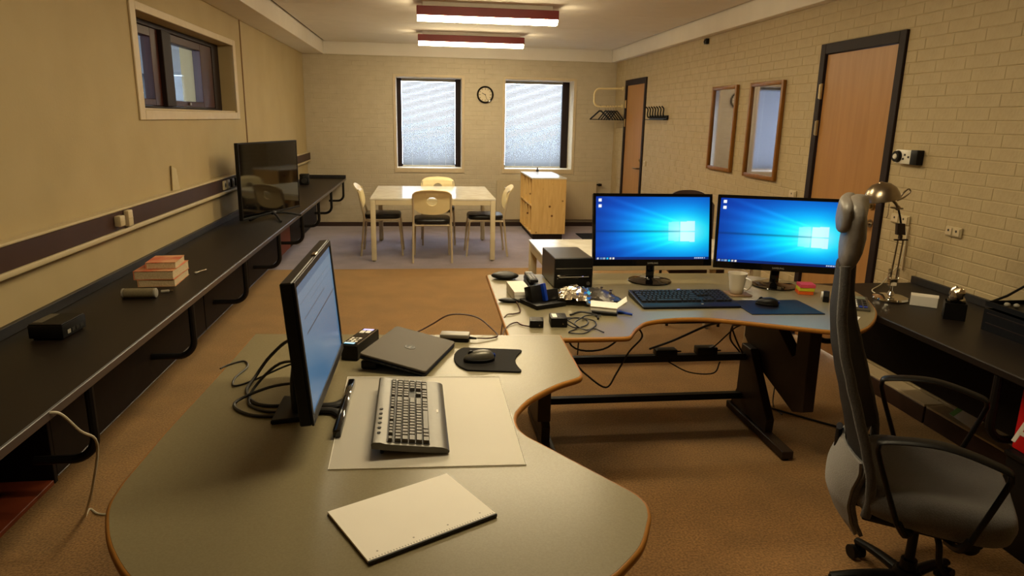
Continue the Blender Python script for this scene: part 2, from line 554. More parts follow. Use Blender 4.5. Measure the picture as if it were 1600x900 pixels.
def wall_y(g, x0, x1, y0, y1, z0, z1, holes):
    """wall slab x0..x1 thick, running along y, with rectangular holes (ya,yb,za,zb)"""
    cuts = sorted({y0, y1} | {h[0] for h in holes} | {h[1] for h in holes})
    for a, b in zip(cuts, cuts[1:]):
        hs = [h for h in holes if h[0] <= a+1e-6 and h[1] >= b-1e-6]
        if not hs:
            g.mm((x0, a, z0), (x1, b, z1))
        else:
            h = hs[0]
            if h[2] > z0: g.mm((x0, a, z0), (x1, b, h[2]))
            if h[3] < z1: g.mm((x0, a, h[3]), (x1, b, z1))

def wall_x(g, y0, y1, x0, x1, z0, z1, holes):
    cuts = sorted({x0, x1} | {h[0] for h in holes} | {h[1] for h in holes})
    for a, b in zip(cuts, cuts[1:]):
        hs = [h for h in holes if h[0] <= a+1e-6 and h[1] >= b-1e-6]
        if not hs:
            g.mm((a, y0, z0), (b, y1, z1))
        else:
            h = hs[0]
            if h[2] > z0: g.mm((a, y0, z0), (b, y1, h[2]))
            if h[3] < z1: g.mm((a, y0, h[3]), (b, y1, z1))

DOOR1 = (4.065, 4.99, 0.0, 2.19)
DOOR2 = (9.09, 10.05, 0.0, 2.19)
WINL = (4.62, 6.80, 1.633, 2.213)
WIN1 = (-0.40, 0.575, 0.875, 2.197)
WIN2 = (1.215, 2.263, 0.875, 2.197)

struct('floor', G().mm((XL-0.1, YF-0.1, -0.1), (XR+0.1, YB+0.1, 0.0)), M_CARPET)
g = G(); wall_y(g, XL-0.45, XL, YF, YB+0.5, 0, ZC+0.2, [WINL]); wall_left = struct('wall_left', g, M_WALL)
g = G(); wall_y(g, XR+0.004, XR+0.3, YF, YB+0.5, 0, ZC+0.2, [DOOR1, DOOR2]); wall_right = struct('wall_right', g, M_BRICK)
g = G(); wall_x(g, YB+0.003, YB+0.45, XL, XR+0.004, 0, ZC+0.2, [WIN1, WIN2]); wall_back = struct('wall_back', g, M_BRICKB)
wall_front = struct('wall_front', G().mm((XL-0.3, YF-0.15, 0), (XR+0.3, YF, ZC+0.2)), M_WALL)
ceiling = struct('ceiling', G().mm((XL, YF, ZC+0.02), (XR+0.004, YB+0.01, ZC+0.2)), M_DARKGAP)
# ceiling boards, each lying in its own strip with a fine joint
XSL, XSR, YSB = -1.40, 2.82, 10.60
y = YSB-0.030
while y > YF:
    y2 = max(y-1.14, YF)
    obj('ceiling_panel', G().mm((XSL+0.028, y2+0.002, ZC), (XSR-0.028, y-0.002, ZC+0.0195), 0.002), M_CEIL, ceiling)
    y = y2
# soffit boxes round the edge
struct('trim_1', G().mm((XL, YF, ZS), (XSL, YB, ZC+0.018), 0.003), M_CEIL)
struct('trim_2', G().mm((XSR, YF, ZS), (XR, YB, ZC+0.018), 0.003), M_CEIL)
struct('trim_3', G().mm((XSL+0.001, YSB, ZS), (XSR-0.001, YB, ZC+0.018), 0.003), M_CEIL)
# skirting boards
struct('baseboard_back', G().mm((XL, YB-0.014, 0), (XR, YB+0.003, 0.062), 0.004), M_BASE)
g = G()
for a, b in ((YF, DOOR1[0]-0.005), (DOOR1[1]+0.005, DOOR2[0]-0.005), (DOOR2[1]+0.005, YB-0.015)):
    g.mm((XR-0.014, a, 0), (XR+0.004, b, 0.062), 0.004)
struct('baseboard_right', g, M_BASE)
struct('baseboard_left', G().mm((XL, YF, 0), (XL+0.014, YB-0.015, 0.062), 0.004), M_BASE)
# vertical cover strip in the left wall
struct('trim_4', G().mm((XL, 7.115, 0.78), (XL+0.008, 7.135, ZS), 0.002), wood('strip_wood', (0.45, 0.33, 0.18), (0.50, 0.37, 0.21)))

# ---- painted bricks
PITCH_B, ROW_H = 0.2255, 0.067
def brick_verts(L, H, d=0.0027, ch=0.0036):
    # x = along the wall, z = up, face at y = -d, open back at y = 0
    a, b, c, e = 0, L, 0, H
    vs = [(a, 0, c), (b, 0, c), (b, 0, e), (a, 0, e),
          (a+ch, -d, c+ch), (b-ch, -d, c+ch), (b-ch, -d, e-ch), (a+ch, -d, e-ch)]
    fs = [(4, 5, 6, 7), (0, 1, 5, 4), (1, 2, 6, 5), (2, 3, 7, 6), (3, 0, 4, 7)]
    return vs, fs

def brick_list(u0, u1, z1, phase, offs, holes):
    out = []
    i = 0
    z = -0.0175
    while z < z1-0.01:
        za, zb = max(z+0.0015, 0.062), min(z+ROW_H-0.0015, z1)
        if zb-za > 0.02:
            o = phase+offs[i % len(offs)]
            k0 = math.floor((u0-o)/PITCH_B)
            u = o+k0*PITCH_B
            while u < u1:
                segs = [(max(u+0.0015, u0), min(u+PITCH_B-0.0015, u1), za, zb)]
                for h in holes:
                    nsg = []
                    for s in segs:
                        if s[1] <= h[0] or s[0] >= h[1] or s[3] <= h[2] or s[2] >= h[3]:
                            nsg.append(s)
                        elif h[2] > s[2]+0.02 and h[3] > s[3]:
                            nsg.append((s[0], s[1], s[2], h[2]))
                        elif h[3] < s[3]-0.02 and h[2] < s[2]:
                            nsg.append((s[0], s[1], h[3], s[3]))
                        else:
                            if s[0] < h[0]: nsg.append((s[0], h[0], s[2], s[3]))
                            if s[1] > h[1]: nsg.append((h[1], s[1], s[2], s[3]))
                    segs = nsg
                out += [s for s in segs if s[1]-s[0] > 0.012 and s[3]-s[2] > 0.012]
                u += PITCH_B
        z += ROW_H
        i += 1
    return out

def joined_bricks(lst, M, name, parent):
    V, F = [], []
    for s in lst:
        vs, fs = brick_verts(s[1]-s[0], s[3]-s[2], 0.0027+random.uniform(-0.0008, 0.0008))
        n = len(V)
        V += [M @ Vector((x+s[0], y, z+s[2])) for x, y, z in vs]
        F += [tuple(q+n for q in f) for f in fs]
    me = bpy.data.meshes.new(name)
    me.from_pydata(V, [], F)
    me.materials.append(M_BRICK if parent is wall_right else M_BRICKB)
    o = link(name, me, parent)
    o['kind'] = 'stuff'
    return o

# right wall: wall runs along +y; local x -> world y, local -y (proud) -> world -x
M_RW = Matrix(((0, 1, 0, XR+0.004), (1, 0, 0, 0), (0, 0, 1, 0), (0, 0, 0, 1)))
rb = brick_list(0.4, YB-0.004, ZS, 3.515-22*0, [0, 0.056, 0, -0.056], [(DOOR1[0]-0.002, DOOR1[1]+0.002, -1, DOOR1[3]+0.002), (DOOR2[0]-0.002, DOOR2[1]+0.002, -1, DOOR2[3]+0.002)])
near, rest = [], []
full = [s for s in rb if abs((s[1]-s[0])-(PITCH_B-0.003)) < 1e-4 and abs((s[3]-s[2])-(ROW_H-0.003)) < 1e-4]
shown = [s for s in full if s[2] > 0.76 and s[0] > 2.75]
shown.sort(key=lambda s: (s[0]**2 + 2.9**2 + 0.5*(s[2]-1.3)**2))
near = shown[:290]
ns = set(near)
rest = [s for s in rb if s not in ns]
vs, fs = brick_verts(PITCH_B-0.003, ROW_H-0.003)
bme = bpy.data.meshes.new('brick')
bme.from_pydata([M_RW.to_3x3() @ Vector(v) for v in vs], [], fs)
bme.materials.append(M_BRICK)
for s in near:
    o = link('brick', bme, wall_right)
    o.location = (XR+0.004+random.uniform(-0.0006, 0.0003), s[0], s[2])
    o.rotation_euler = (0, 0, random.uniform(-0.003, 0.003))
joined_bricks(rest, M_RW, 'far_bricks', wall_right)
M_BW = T(0, YB+0.003, 0)
bb = brick_list(XL, XR, ZS, 0.0, [0, PITCH_B/2], [(-0.44, 0.61, 0.805, 2.235), (1.16, 2.30, 0.805, 2.235)])
joined_bricks(bb, M_BW, 'bricks', wall_back)

# ================================================================ WINDOWS
def frame_boxes(g, axis, d0, d1, a0, a1, z0, z1, w, wb=None):
    wb = wb or w
    def bx(u0, u1, za, zb):
        if axis == 'x': g.mm((u0, d0, za), (u1, d1, zb), 0.003)
        else: g.mm((d0, u0, za), (d1, u1, zb), 0.003)
    bx(a0, a0+w, z0, z1); bx(a1-w, a1, z0, z1)
    w2 = min(w, 0.062)
    bx(a0+w, a1-w, z1-w2, z1); bx(a0+w, a1-w, z0, z0+w2)

# left window: beige casing, deep reveal, two red-brown sashes
g = G()
cw = 0.085
for a in ((WINL[0]-cw, WINL[0], WINL[2]-0.06, WINL[3]+0.05), (WINL[1], WINL[1]+cw, WINL[2]-0.06, WINL[3]+0.05)):
    g.mm((XL, a[0], a[2]), (XL+0.012, a[1], a[3]), 0.003)
g.mm((XL, WINL[0], WINL[3]), (XL+0.012, WINL[1], WINL[3]+0.05), 0.003)
g.mm((XL, WINL[0], WINL[2]-0.06), (XL+0.012, WINL[1], WINL[2]), 0.003)
w1 = struct('window_1', g, M_CASING)
g = G()
fa, fb_ = XL-0.20, XL-0.12
za, zb_ = WINL[2], WINL[3]
g.mm((fa, WINL[0], za), (fb_, 4.655, zb_), 0.003); g.mm((fa, 6.60, za), (fb_, WINL[1], zb_), 0.003)
g.mm((fa, 4.655, za), (fb_, 6.60, za+0.030), 0.003); g.mm((fa, 4.655, zb_-0.035), (fb_, 6.60, zb_), 0.003)
g.mm((fa, 5.34, za+0.030), (fb_+0.025, 5.515, zb_-0.035), 0.004)
obj('window_frame', g, M_DKWOOD, w1)
for a, b, la, lb in ((4.658, 5.337, 0.045, 0.135), (5.518, 6.597, 0.035, 0.31)):
    g = G()
    g.mm((fa+0.01, a, za+0.033), (fb_-0.006, a+la, zb_-0.038), 0.003); g.mm((fa+0.01, b-lb, za+0.033), (fb_-0.006, b, zb_-0.038), 0.003)
    g.mm((fa+0.01, a+la, za+0.033), (fb_-0.006, b-lb, za+0.075), 0.003); g.mm((fa+0.01, a+la, zb_-0.095), (fb_-0.006, b-lb, zb_-0.038), 0.003)
    sash = obj('sash', g, M_REDWOOD, w1)
    obj('pane', G().mm((fa+0.030, a+la-0.01, za+0.065), (fa+0.036, b-lb+0.01, zb_-0.085)), M_PANE, sash)
    obj('latch', G().mm((fb_-0.006, (a+b-lb)/2-0.02, za+0.045), (fb_+0.008, (a+b-lb)/2+0.02, za+0.066), 0.003), M_STEEL, sash)
obj('window_sill', G().mm((XL-0.119, WINL[0]+0.002, WINL[2]), (XL-0.005, WINL[1]-0.002, WINL[2]+0.012), 0.003), M_CASING, w1)
# grey wall added outside that window to block the sky, one opening left
g = G()
wall_y(g, XL-3.5, XL-3.3, 2.0, 26.0, 0, 3.2, [(13.45, 14.1, 1.83, 2.30)])
struct('wall_sky_block', g, M_OUTWALL)
struct('roof_sky_block', G().mm((XL-3.6, 1.0, 3.0), (XL-0.45, 30.0, 3.15)), M_OUTWALL)  # unseen roof, added to keep sky light off the outside wall
struct('ground_outside', G().mm((XL-12, -2, -0.12), (XL-0.45, 40, -0.02)), M_OUTWALL)

def back_window(n, w, wl, wr):
    g = G()
    cw = 0.035
    for a, b, c, d in ((w[0]-cw, w[0], w[2]-0.06, w[3]+0.032), (w[1], w[1]+cw, w[2]-0.06, w[3]+0.032), (w[0], w[1], w[3], w[3]+0.032), (w[0], w[1], w[2]-0.06, w[2])):
        g.mm((a, YB-0.010, c), (b, YB+0.003, d), 0.002)
    win = struct('window_%d' % n, g, M_CASING)
    # smooth light reveal lining
    g = G()
    g.mm((w[0], YB, w[2]), (w[0]+0.006, YB+0.40, w[3])); g.mm((w[1]-0.006, YB, w[2]), (w[1], YB+0.40, w[3]))
    g.mm((w[0]+0.006, YB, w[3]-0.006), (w[1]-0.006, YB+0.40, w[3])); g.mm((w[0]+0.006, YB, w[2]), (w[1]-0.006, YB+0.40, w[2]+0.006))
    obj('reveal', g, M_CASING, win)
    g = G()
    y0, y1 = YB+0.335, YB+0.40
    g.mm((w[0]+0.006, y0, w[2]+0.006), (w[0]+wl, y1, w[3]-0.006), 0.003)
    g.mm((w[1]-wr, y0, w[2]+0.006), (w[1]-0.006, y1, w[3]-0.006), 0.003)
    g.mm((w[0]+wl, y0+0.03, w[2]+0.006), (w[1]-wr, y1, w[2]+0.045), 0.003)
    g.mm((w[0]+wl, y0+0.03, w[3]-0.045), (w[1]-wr, y1, w[3]-0.006), 0.003)
    obj('window_frame', g, M_DKWOOD, win)
    obj('pane', G().mm((w[0]+wl-0.01, y1-0.02, w[2]+0.04), (w[1]-wr+0.01, y1-0.014, w[3]-0.04)), M_PANE, win)
    # venetian blind hung in front of the glass
    bl = thing('venetian_blind', 'pale venetian blind lowered over the %s window in the back wall' % ('left' if n == 2 else 'right'), 'blind', (0, 0, 0), 0, None)
    xa, xb = w[0]+wl+0.006, w[1]-wr-0.006
    obj('head_rail', G().mm((xa, YB+0.30, w[3]-0.05), (xb, YB+0.332, w[3]-0.012), 0.003), M_GREYPL, bl)
    obj('bottom_rail', G().mm((xa, YB+0.305, w[2]+0.012), (xb, YB+0.329, w[2]+0.028), 0.003), M_WHITE, bl)
    V, F = [], []
    z = w[2]+0.04
    while z < w[3]-0.055:
        c, s = math.cos(0.90)*0.0125, math.sin(0.90)*0.0125
        n0 = len(V)
        yc = YB+0.317
        V += [(xa, yc-c, z-s), (xb, yc-c, z-s), (xb, yc, z+0.002), (xa, yc, z+0.002), (xb, yc+c, z+s), (xa, yc+c, z+s)]
        F += [(n0, n0+1, n0+2, n0+3), (n0+3, n0+2, n0+4, n0+5)]
        z += 0.0205
    me = bpy.data.meshes.new('slats'); me.from_pydata(V, [], F); me.materials.append(M_SLAT)
    so = link('slats', me, bl); so['kind'] = 'stuff'
    g = G()
    for t in (0.18, 0.5, 0.82):
        x = xa+(xb-xa)*t
        g.cyl((x, YB+0.303, w[2]+0.02), (x, YB+0.303, w[3]-0.02), 0.0012, seg=5)
    obj('ladder_cord', g, M_WHITE, bl)
    return win

def slat_mat():
    m = bpy.data.materials.new('blind_slat')
    m.use_nodes = True
    nt = m.node_tree
    b = nt.nodes['Principled BSDF']
    b.inputs['Base Color'].default_value = (0.23, 0.236, 0.24, 1)
    b.inputs['Roughness'].default_value = 0.5
    o = nt.nodes['Material Output']
    t = nt.nodes.new('ShaderNodeBsdfTranslucent')
    t.inputs[0].default_value = (0.205, 0.21, 0.213, 1)
    mx = nt.nodes.new('ShaderNodeMixShader')
    mx.inputs[0].default_value = 0.40
    nt.links.new(b.outputs[0], mx.inputs[1]); nt.links.new(t.outputs[0], mx.inputs[2]); nt.links.new(mx.outputs[0], o.inputs[0])
    return m
M_SLAT = slat_mat()
back_window(2, WIN1, 0.075, 0.085)
back_window(3, WIN2, 0.040, 0.115)

# ================================================================ DOORS
def door(n, D, hinge_far=True):
    y0, y1, z0, z1 = D
    fwid = 0.062
    g = G()
    g.mm((XR-0.016, y0, 0), (XR+0.12, y0+fwid, z1), 0.003)
    g.mm((XR-0.016, y1-fwid, 0), (XR+0.12, y1, z1), 0.003)
    g.mm((XR-0.016, y0+fwid, z1-0.072), (XR+0.12, y1-fwid, z1), 0.003)
    d = struct('door_%d' % n, g, M_DKWOOD)
    leaf = obj('door_leaf', G().mm((XR+0.006, y0+fwid+0.003, 0.008), (XR+0.046, y1-fwid-0.003, z1-0.075), 0.002), M_DOOR, d)
    yh = y0+fwid+0.055
    g = G()
    g.cyl((XR+0.008, yh, 1.0), (XR+0.0, yh, 1.0), 0.026, seg=18)
    g.tube([(XR+0.002, yh, 1.0), (XR-0.045, yh, 1.0), (XR-0.052, yh+0.012, 1.0), (XR-0.052, yh+0.125, 1.0)], 0.0095, 8)
    obj('door_handle', g, M_STEEL, leaf)
    g = G()
    g.cyl((XR+0.008, yh, 1.113), (XR-0.006, yh, 1.113), 0.027, 0.024, seg=18)
    g.box((XR-0.010, yh, 1.113), (0.012, 0.010, 0.026), 0.002)
    obj('lock_rose', g, M_BRASS, leaf)
    for z in (1.60, 1.86):
        g = G().cyl((XR-0.012, y1-fwid+0.002, z-0.055), (XR-0.012, y1-fwid+0.002, z+0.055), 0.010, seg=10)
        g.mm((XR-0.019, y1-fwid-0.002, z-0.05), (XR-0.0145, y1-fwid+0.026, z+0.05), 0.001)
        obj('hinge', g, M_BRASS, d)
    return d
door(1, DOOR1)
door(2, DOOR2)
# ================================================================ CEILING LAMPS
def ceiling_lamp(loc, label, parts_from=None):
    t = thing('ceiling_lamp', label, 'lamp', loc, 0, 'red ceiling lamps in a row')
    g = G()
    g.mm((-0.655, -0.085, 0.0), (0.655, 0.085, 0.080), 0.004)
    obj('housing', g, M_LAMPRED, t)
    g = G()
    g.prism([(-0.077, 0.0), (0.077, 0.0), (0.074, -0.014), (0.045, -0.040), (-0.045, -0.040), (-0.074, -0.014)], -0.648, 0.648,
            M=Matrix(((0, 0, 1, 0), (1, 0, 0, 0), (0, 1, 0, -0.0005), (0, 0, 0, 1))))
    obj('diffuser', g, M_LAMP, t)
    obj('mounting_rail', G().mm((-0.60, -0.050, 0.0803), (0.60, 0.050, 0.1208), 0.002), M_CEIL, t)
    return t
L1 = ceiling_lamp((0.605, 6.80, 2.524), 'red box ceiling lamp nearer the camera, the longer looking of the two')
L2 = ceiling_lamp((0.600, 9.03, 2.524), 'red box ceiling lamp nearer the far windows, second of the two')

ceiling_lamp((0.610, 4.57, 2.524), 'red box ceiling lamp above the farther desk, out of the picture')
ceiling_lamp((0.610, 2.34, 2.524), 'red box ceiling lamp above the nearest desk, out of the picture')
# ================================================================ LEFT COUNTER
CT = 0.722
def bracket(parent, M):
    """J-shaped tube: down from the front edge, bending back to the wall"""
    g = G()
    pts = [(0, 0, 0.692), (0, 0, 0.50)]
    for k in range(1, 9):
        a = PI/2*k/8
        pts.append((-0.085+0.085*math.cos(a), 0, 0.50-0.085*math.sin(a)))
    pts.append((-0.21, 0, 0.415))
    g.tube(pts, 0.016, 10, M=M)
    return obj('bracket', g, M_BLACKMETAL, parent)

lc = thing('long_counter', 'long black laminate counter running the full length of the left wall', 'counter', (XL, 0, 0))
g = G(); g.mm((0.0005, -1.3, CT-0.032), (0.542, YB-0.012, CT), 0.002)
obj('worktop', g, M_COUNTER, lc)
obj('edge_strip', G().mm((0.5425, -1.3, CT-0.031), (0.548, YB-0.012, CT-0.001), 0.002), M_COUNTER_EDGE, lc)
obj('upstand', G().mm((0.0005, -1.3, CT+0.0005), (0.022, YB-0.025, CT+0.045), 0.002), M_UPSTAND, lc)
obj('upstand', G().mm((0.0005, YB-0.023, CT+0.0005), (0.548, YB-0.005, CT+0.045), 0.002), M_UPSTAND, lc)
yb = [1.30, 2.42, 3.52, 4.60, 5.70, 6.82, 7.90, 8.99, 10.35]
for yy in yb:
    bracket(lc, T(0.532, yy, 0))
pan = [(2.555, 4.40, M_PANEL), (4.415, 5.52, M_PANEL), (5.535, 6.74, M_PANEL), (6.755, 7.32, M_PANEL_RED), (7.335, 7.93, M_PANEL), (7.945, 9.17, M_PANEL)]
for a, b, m in pan:
    p = obj('modesty_panel', G().mm((0.300, a, 0.285), (0.318, b, CT-0.034), 0.002), m, lc)
    if m is M_PANEL_RED: tag(p, 'red brown panel')
    obj('edge_strip', G().mm((0.299, a, 0.279), (0.3195, b, 0.2845), 0.001), M_COUNTER_EDGE, p)
obj('low_shelf', G().mm((0.002, 0.60, 0.262), (0.318, 2.525, 0.281), 0.002), M_PANEL_RED, lc)['label'] = 'red brown low shelf'
obj('support_board', G().mm((0.002, 2.530, 0.262), (0.319, 2.552, CT-0.034), 0.002), M_PANEL, lc)
for a in (0.59, 4.4, 6.75, 9.15):
    obj('support_board', G().mm((0.002, a-0.012, 0.30), (0.299, a+0.012, CT-0.034), 0.002), M_PANEL, lc)

# cable trunking with sockets above the counter
tr = thing('cable_trunking', 'brown cable trunking with beige edges along the left wall', 'trunking', (XL, 0, 0))
obj('cover', G().mm((0.0, -1.3, 0.992), (0.050, YB-0.02, 1.092), 0.003), M_RAIL, tr)
obj('edge_profile', G().mm((0.0, -1.3, 1.0925), (0.056, YB-0.02, 1.106), 0.004), M_BEIGE, tr)
obj('edge_profile', G().mm((0.0, -1.3, 0.966), (0.058, YB-0.02, 0.9915), 0.006, 2), M_BEIGE, tr)
def socket(y, z0, z1, w, m, d=0.022):
    g = G(); g.mm((0.0505, y-w/2, z0), (0.0505+d, y+w/2, z1), 0.006, 2)
    s = obj('socket', g, m, tr)
    return s
for yy, z0, z1, d in ((3.945, 1.018, 1.075, 0.035), (4.07, 1.002, 1.090, 0.028)):
    s = socket(yy, z0, z1, 0.062, M_IVORY, d)
    obj('seam', G().mm((0.051+d, yy-0.024, (z0+z1)/2-0.002), (0.0525+d, yy+0.024, (z0+z1)/2+0.002)), M_BEIGE, s)
for yy, m in ((6.02, M_IVORY), (6.13, M_IVORY)):
    s = socket(yy, 1.006, 1.080, 0.072, m, 0.016)
    obj('socket_hole', G().cyl((0.067, yy, 1.043), (0.0675, yy, 1.043), 0.019, seg=14), M_DKMARK, s)
for yy in (6.27, 6.40, 6.53):
    s = socket(yy, 1.006, 1.080, 0.080, M_COUNTER_EDGE, 0.016)
    obj('socket_hole', G().cyl((0.067, yy, 1.043), (0.0675, yy, 1.043), 0.019, seg=14), M_DKMARK, s)

# little folded card standing on top of the trunking
pc = thing('folded_card', 'small beige folded card leaning above the trunking on the left wall', 'card', (XL, 5.01, 1.1065))
g = G()
g.prism([(0.003, -0.055), (0.006, -0.055), (0.040, 0.050), (0.037, 0.052)], 0, 0.001)
g.sheet(lambda u, v: (0.004+0.036*u*(1-0.55*v), -0.055+0.055*u+0.02*v, 0.001+0.165*v*(1-0.15*u)), 4, 6, 0.0012)
obj('card_face', g, M_BEIGE, pc)
g = G().sheet(lambda u, v: (0.003+0.012*u, -0.055-0.012*u+0.02*v, 0.001+0.165*v), 2, 4, 0.0012)
obj('side_flap', g, M_CASING, pc)

# ================================================================ TV ON THE COUNTER
tv = thing('television', 'black flat screen television on a tripod foot on the left counter', 'television', (-1.352, 6.43, CT+0.0005), math.radians(73.4))
TW, TH, TZ = 1.03, 0.635, 0.032
g = G(); g.mm((-TW/2, 0.0, TZ), (TW/2, 0.028, TZ+TH), 0.004)
g.mm((-TW*0.36, 0.026, TZ+0.05), (TW*0.36, 0.060, TZ+TH*0.62), 0.012)
obj('cabinet', g, M_BLACK, tv)
g = G()
for a in ((-TW/2, -TW/2+0.012, TZ, TZ+TH), (TW/2-0.012, TW/2, TZ, TZ+TH)):
    g.mm((a[0], -0.006, a[2]), (a[1], 0.0005, a[3]), 0.001)
g.mm((-TW/2+0.012, -0.006, TZ), (TW/2-0.012, 0.0005, TZ+0.018), 0.001)
g.mm((-TW/2+0.012, -0.006, TZ+TH-0.012), (TW/2-0.012, 0.0005, TZ+TH), 0.001)
obj('bezel', g, M_BLACK, tv)
obj('screen', G().mm((-TW/2+0.0125, -0.003, TZ+0.0185), (TW/2-0.0125, -0.0005, TZ+TH-0.0125)), M_BLACKGLOSS, tv)
g = G()
g.tube([(0, 0.035, TZ+0.12), (0, 0.03, 0.055), (0, 0.0, 0.04)], 0.016, 10)
g.sphere((0, 0, 0.040), (0.045, 0.03, 0.018), 14, 8)
obj('stand_neck', g, M_BLACK, tv)
for dx, dy in ((-0.30, 0.06), (-0.30, -0.23), (0.14, -0.20)):
    g = G().tube([(0, 0, 0.040), (dx*0.5, dy*0.5, 0.034), (dx*0.92, dy*0.92, 0.010), (dx, dy, 0.0095)], 0.0095, 8, smooth=4)
    obj('foot', g, M_BLACK, tv)

# ---------------------------------------------------------------- things on the left counter
def book(loc, rz, w, d, h, label, cover):
    """paperback: local x across the spine, y along it"""
    t = thing('book', label, 'book', loc, rz, 'books stacked on the left counter')
    obj('pages', G().mm((-w/2+0.004, -d/2+0.003, 0.002), (w/2-0.003, d/2-0.003, h-0.002), 0.001), M_PAGES, t)
    g = G()
    g.mm((-w/2, -d/2, 0), (w/2, d/2, 0.0018))
    g.mm((-w/2, -d/2, h-0.0018), (w/2, d/2, h))
    g.mm((-w/2, -d/2, 0.0018), (-w/2+0.003, d/2, h-0.0018))
    obj('cover', g, cover, t)
    return t
book((-1.42, 3.905, CT+0.0005), math.radians(4), 0.185, 0.29, 0.038, 'cream thick paperback at the bottom of the small book stack', M_COVER2)
book((-1.425, 3.90, CT+0.039), math.radians(2), 0.198, 0.285, 0.047, 'thickest paperback with red and cream cover, middle of the book stack', M_COVER)
book((-1.405, 3.905, CT+0.0865), math.radians(5), 0.150, 0.20, 0.036, 'smaller red topped paperback lying on top of the book stack', M_COVER)

sp = thing('cylinder_speaker', 'beige grey cylindrical speaker lying on the left counter before the books', 'speaker', (-1.408, 3.53, CT+0.0245), math.radians(1))
g = G().lathe_axis(Vector((-0.070, 0, 0)), Vector((0.070, 0, 0)), [(0, 0.021), (0.02, 0.024), (0.98, 0.024), (1, 0.021)], 20)
obj('grille', g, mat('grey_beige_cloth', (0.50, 0.46, 0.36), 0.8, noise=(200, (0.44, 0.40, 0.31))), sp)
for s in (-1, 1):
    g = G().lathe_axis(Vector((s*0.0705, 0, 0)), Vector((s*0.082, 0, 0)), [(0, 0.0242), (0.7, 0.0242), (1, 0.019)], 20)
    obj('end_cap', g, M_GREYPL, sp)

us = thing('usb_dongle', 'tiny grey plug lying beside the cylindrical speaker on the counter', 'plug', (-1.325, 3.64, CT+0.0005), math.radians(20))
obj('body', G().mm((-0.022, -0.012, 0), (0.018, 0.012, 0.011), 0.003), M_GREYPL, us)
obj('plug_shell', G().mm((0.0185, -0.007, 0.003), (0.036, 0.007, 0.0085), 0.001), M_STEEL, us)
pn = thing('metal_clip', 'tiny metal clip lying on the counter right of the book stack', 'clip', (-1.29, 4.12, CT+0.0005), math.radians(70))
g = G().tube([(-0.05, 0, 0.004), (-0.01, 0.008, 0.004), (0.03, 0.0, 0.006), (0.05, 0.006, 0.004)], 0.0035, 6, smooth=4)
obj('wire', g, M_STEEL, pn)
obj('head', G().sphere((-0.05, 0, 0.007), (0.011, 0.009, 0.007), 10, 6), M_GREYPL, pn)

bx = thing('network_box', 'flat black electronics box near the left edge of the counter', 'box', (-1.505, 2.94, CT+0.0005), math.radians(-3))
obj('case', G().mm((-0.067, -0.088, 0.006), (0.067, 0.088, 0.062), 0.004, 2), M_BLACK, bx)
obj('lid', G().mm((-0.064, -0.085, 0.0622), (0.064, 0.085, 0.066), 0.0015), M_BLACKMETAL, bx)
obj('label_strip', G().mm((-0.062, -0.060, 0.0662), (-0.025, 0.070, 0.0668)), M_SILVERPL, bx)
for sx in (-1, 1):
    for sy in (-1, 1):
        obj('foot', G().cyl((sx*0.05, sy*0.07, 0), (sx*0.05, sy*0.07, 0.0065), 0.008, seg=10), M_BLACK, bx)
for k in range(4):
    obj('port', G().mm((0.067, -0.055+k*0.032, 0.018), (0.0685, -0.033+k*0.032, 0.034)), M_GREYPL if k == 0 else M_DKMARK, bx)
obj('knob', G().cyl((-0.0675, -0.05, 0.03), (-0.080, -0.05, 0.03), 0.006, seg=10), M_STEEL, bx)

fb = thing('small_loudspeaker', 'small black loudspeaker box at the far end of the left counter', 'speaker', (-1.585, 9.60, CT+0.0005), math.radians(3))
obj('case', G().mm((-0.058, -0.07, 0), (0.058, 0.07, 0.135), 0.005, 2), M_BLACK, fb)
g = G(); g.cyl((0.0, -0.0705, 0.05), (0.0, -0.074, 0.05), 0.038, 0.034, seg=18); g.cyl((0.0, -0.0705, 0.105), (0, -0.074, 0.105), 0.016, seg=14)
obj('driver', g, M_DKMARK, fb)

wc = tag(obj('network_cable', G().tube([(-1.165, 2.13, CT-0.005), (-1.135, 2.16, 0.70), (-1.13, 2.25, 0.60), (-1.135, 2.36, 0.50), (-1.20, 2.42, 0.30), (-1.33, 2.60, 0.08), (-1.40, 2.78, 0.006), (-1.35, 2.74, 0.005), (-1.29, 2.73, 0.005)], 0.0045, 7, smooth=6), M_CABLEWH),
         'white cable hanging from the left counter down to the carpet', 'cable')
obj('plug', G().box((-1.268, 2.727, 0.008), (0.04, 0.013, 0.012), 0.002), M_GREYPL, wc)

# ================================================================ RIGHT COUNTER
RT = 0.718
rc = thing('side_counter', 'dark brown black counter along the right brick wall beside the swivel chair', 'counter', (XR, 0, 0))
X0 = -0.695
obj('worktop', G().mm((X0, 0.2, RT-0.030), (-0.0065, 3.69, RT), 0.002), M_COUNTER, rc)
obj('edge_strip', G().mm((X0-0.006, 0.2, RT-0.029), (X0-0.0005, 3.69, RT-0.001), 0.002), M_COUNTER_EDGE if False else M_COUNTER, rc)
obj('upstand', G().mm((-0.026, 0.2, RT+0.0005), (-0.0065, 3.69, RT+0.042), 0.002), M_UPSTAND, rc)
MR = Matrix(((-1, 0, 0, 0), (0, 1, 0, 0), (0, 0, 1, 0), (0, 0, 0, 1)))
for yy in (0.9, 2.28, 3.55):
    bracket(rc, T(X0+0.012, yy, -0.006) @ MR)
for a, b in ((0.3, 1.28), (1.30, 2.26), (2.30, 3.60)):
    obj('modesty_panel', G().mm((-0.42, a, 0.34), (-0.402, b, RT-0.032), 0.002), M_PANEL, rc)
for a in (0.32, 1.29, 2.28, 3.59):
    obj('support_board', G().mm((-0.400, a-0.012, 0.34), (-0.0065, a+0.012, RT-0.032), 0.002), M_PANEL, rc)

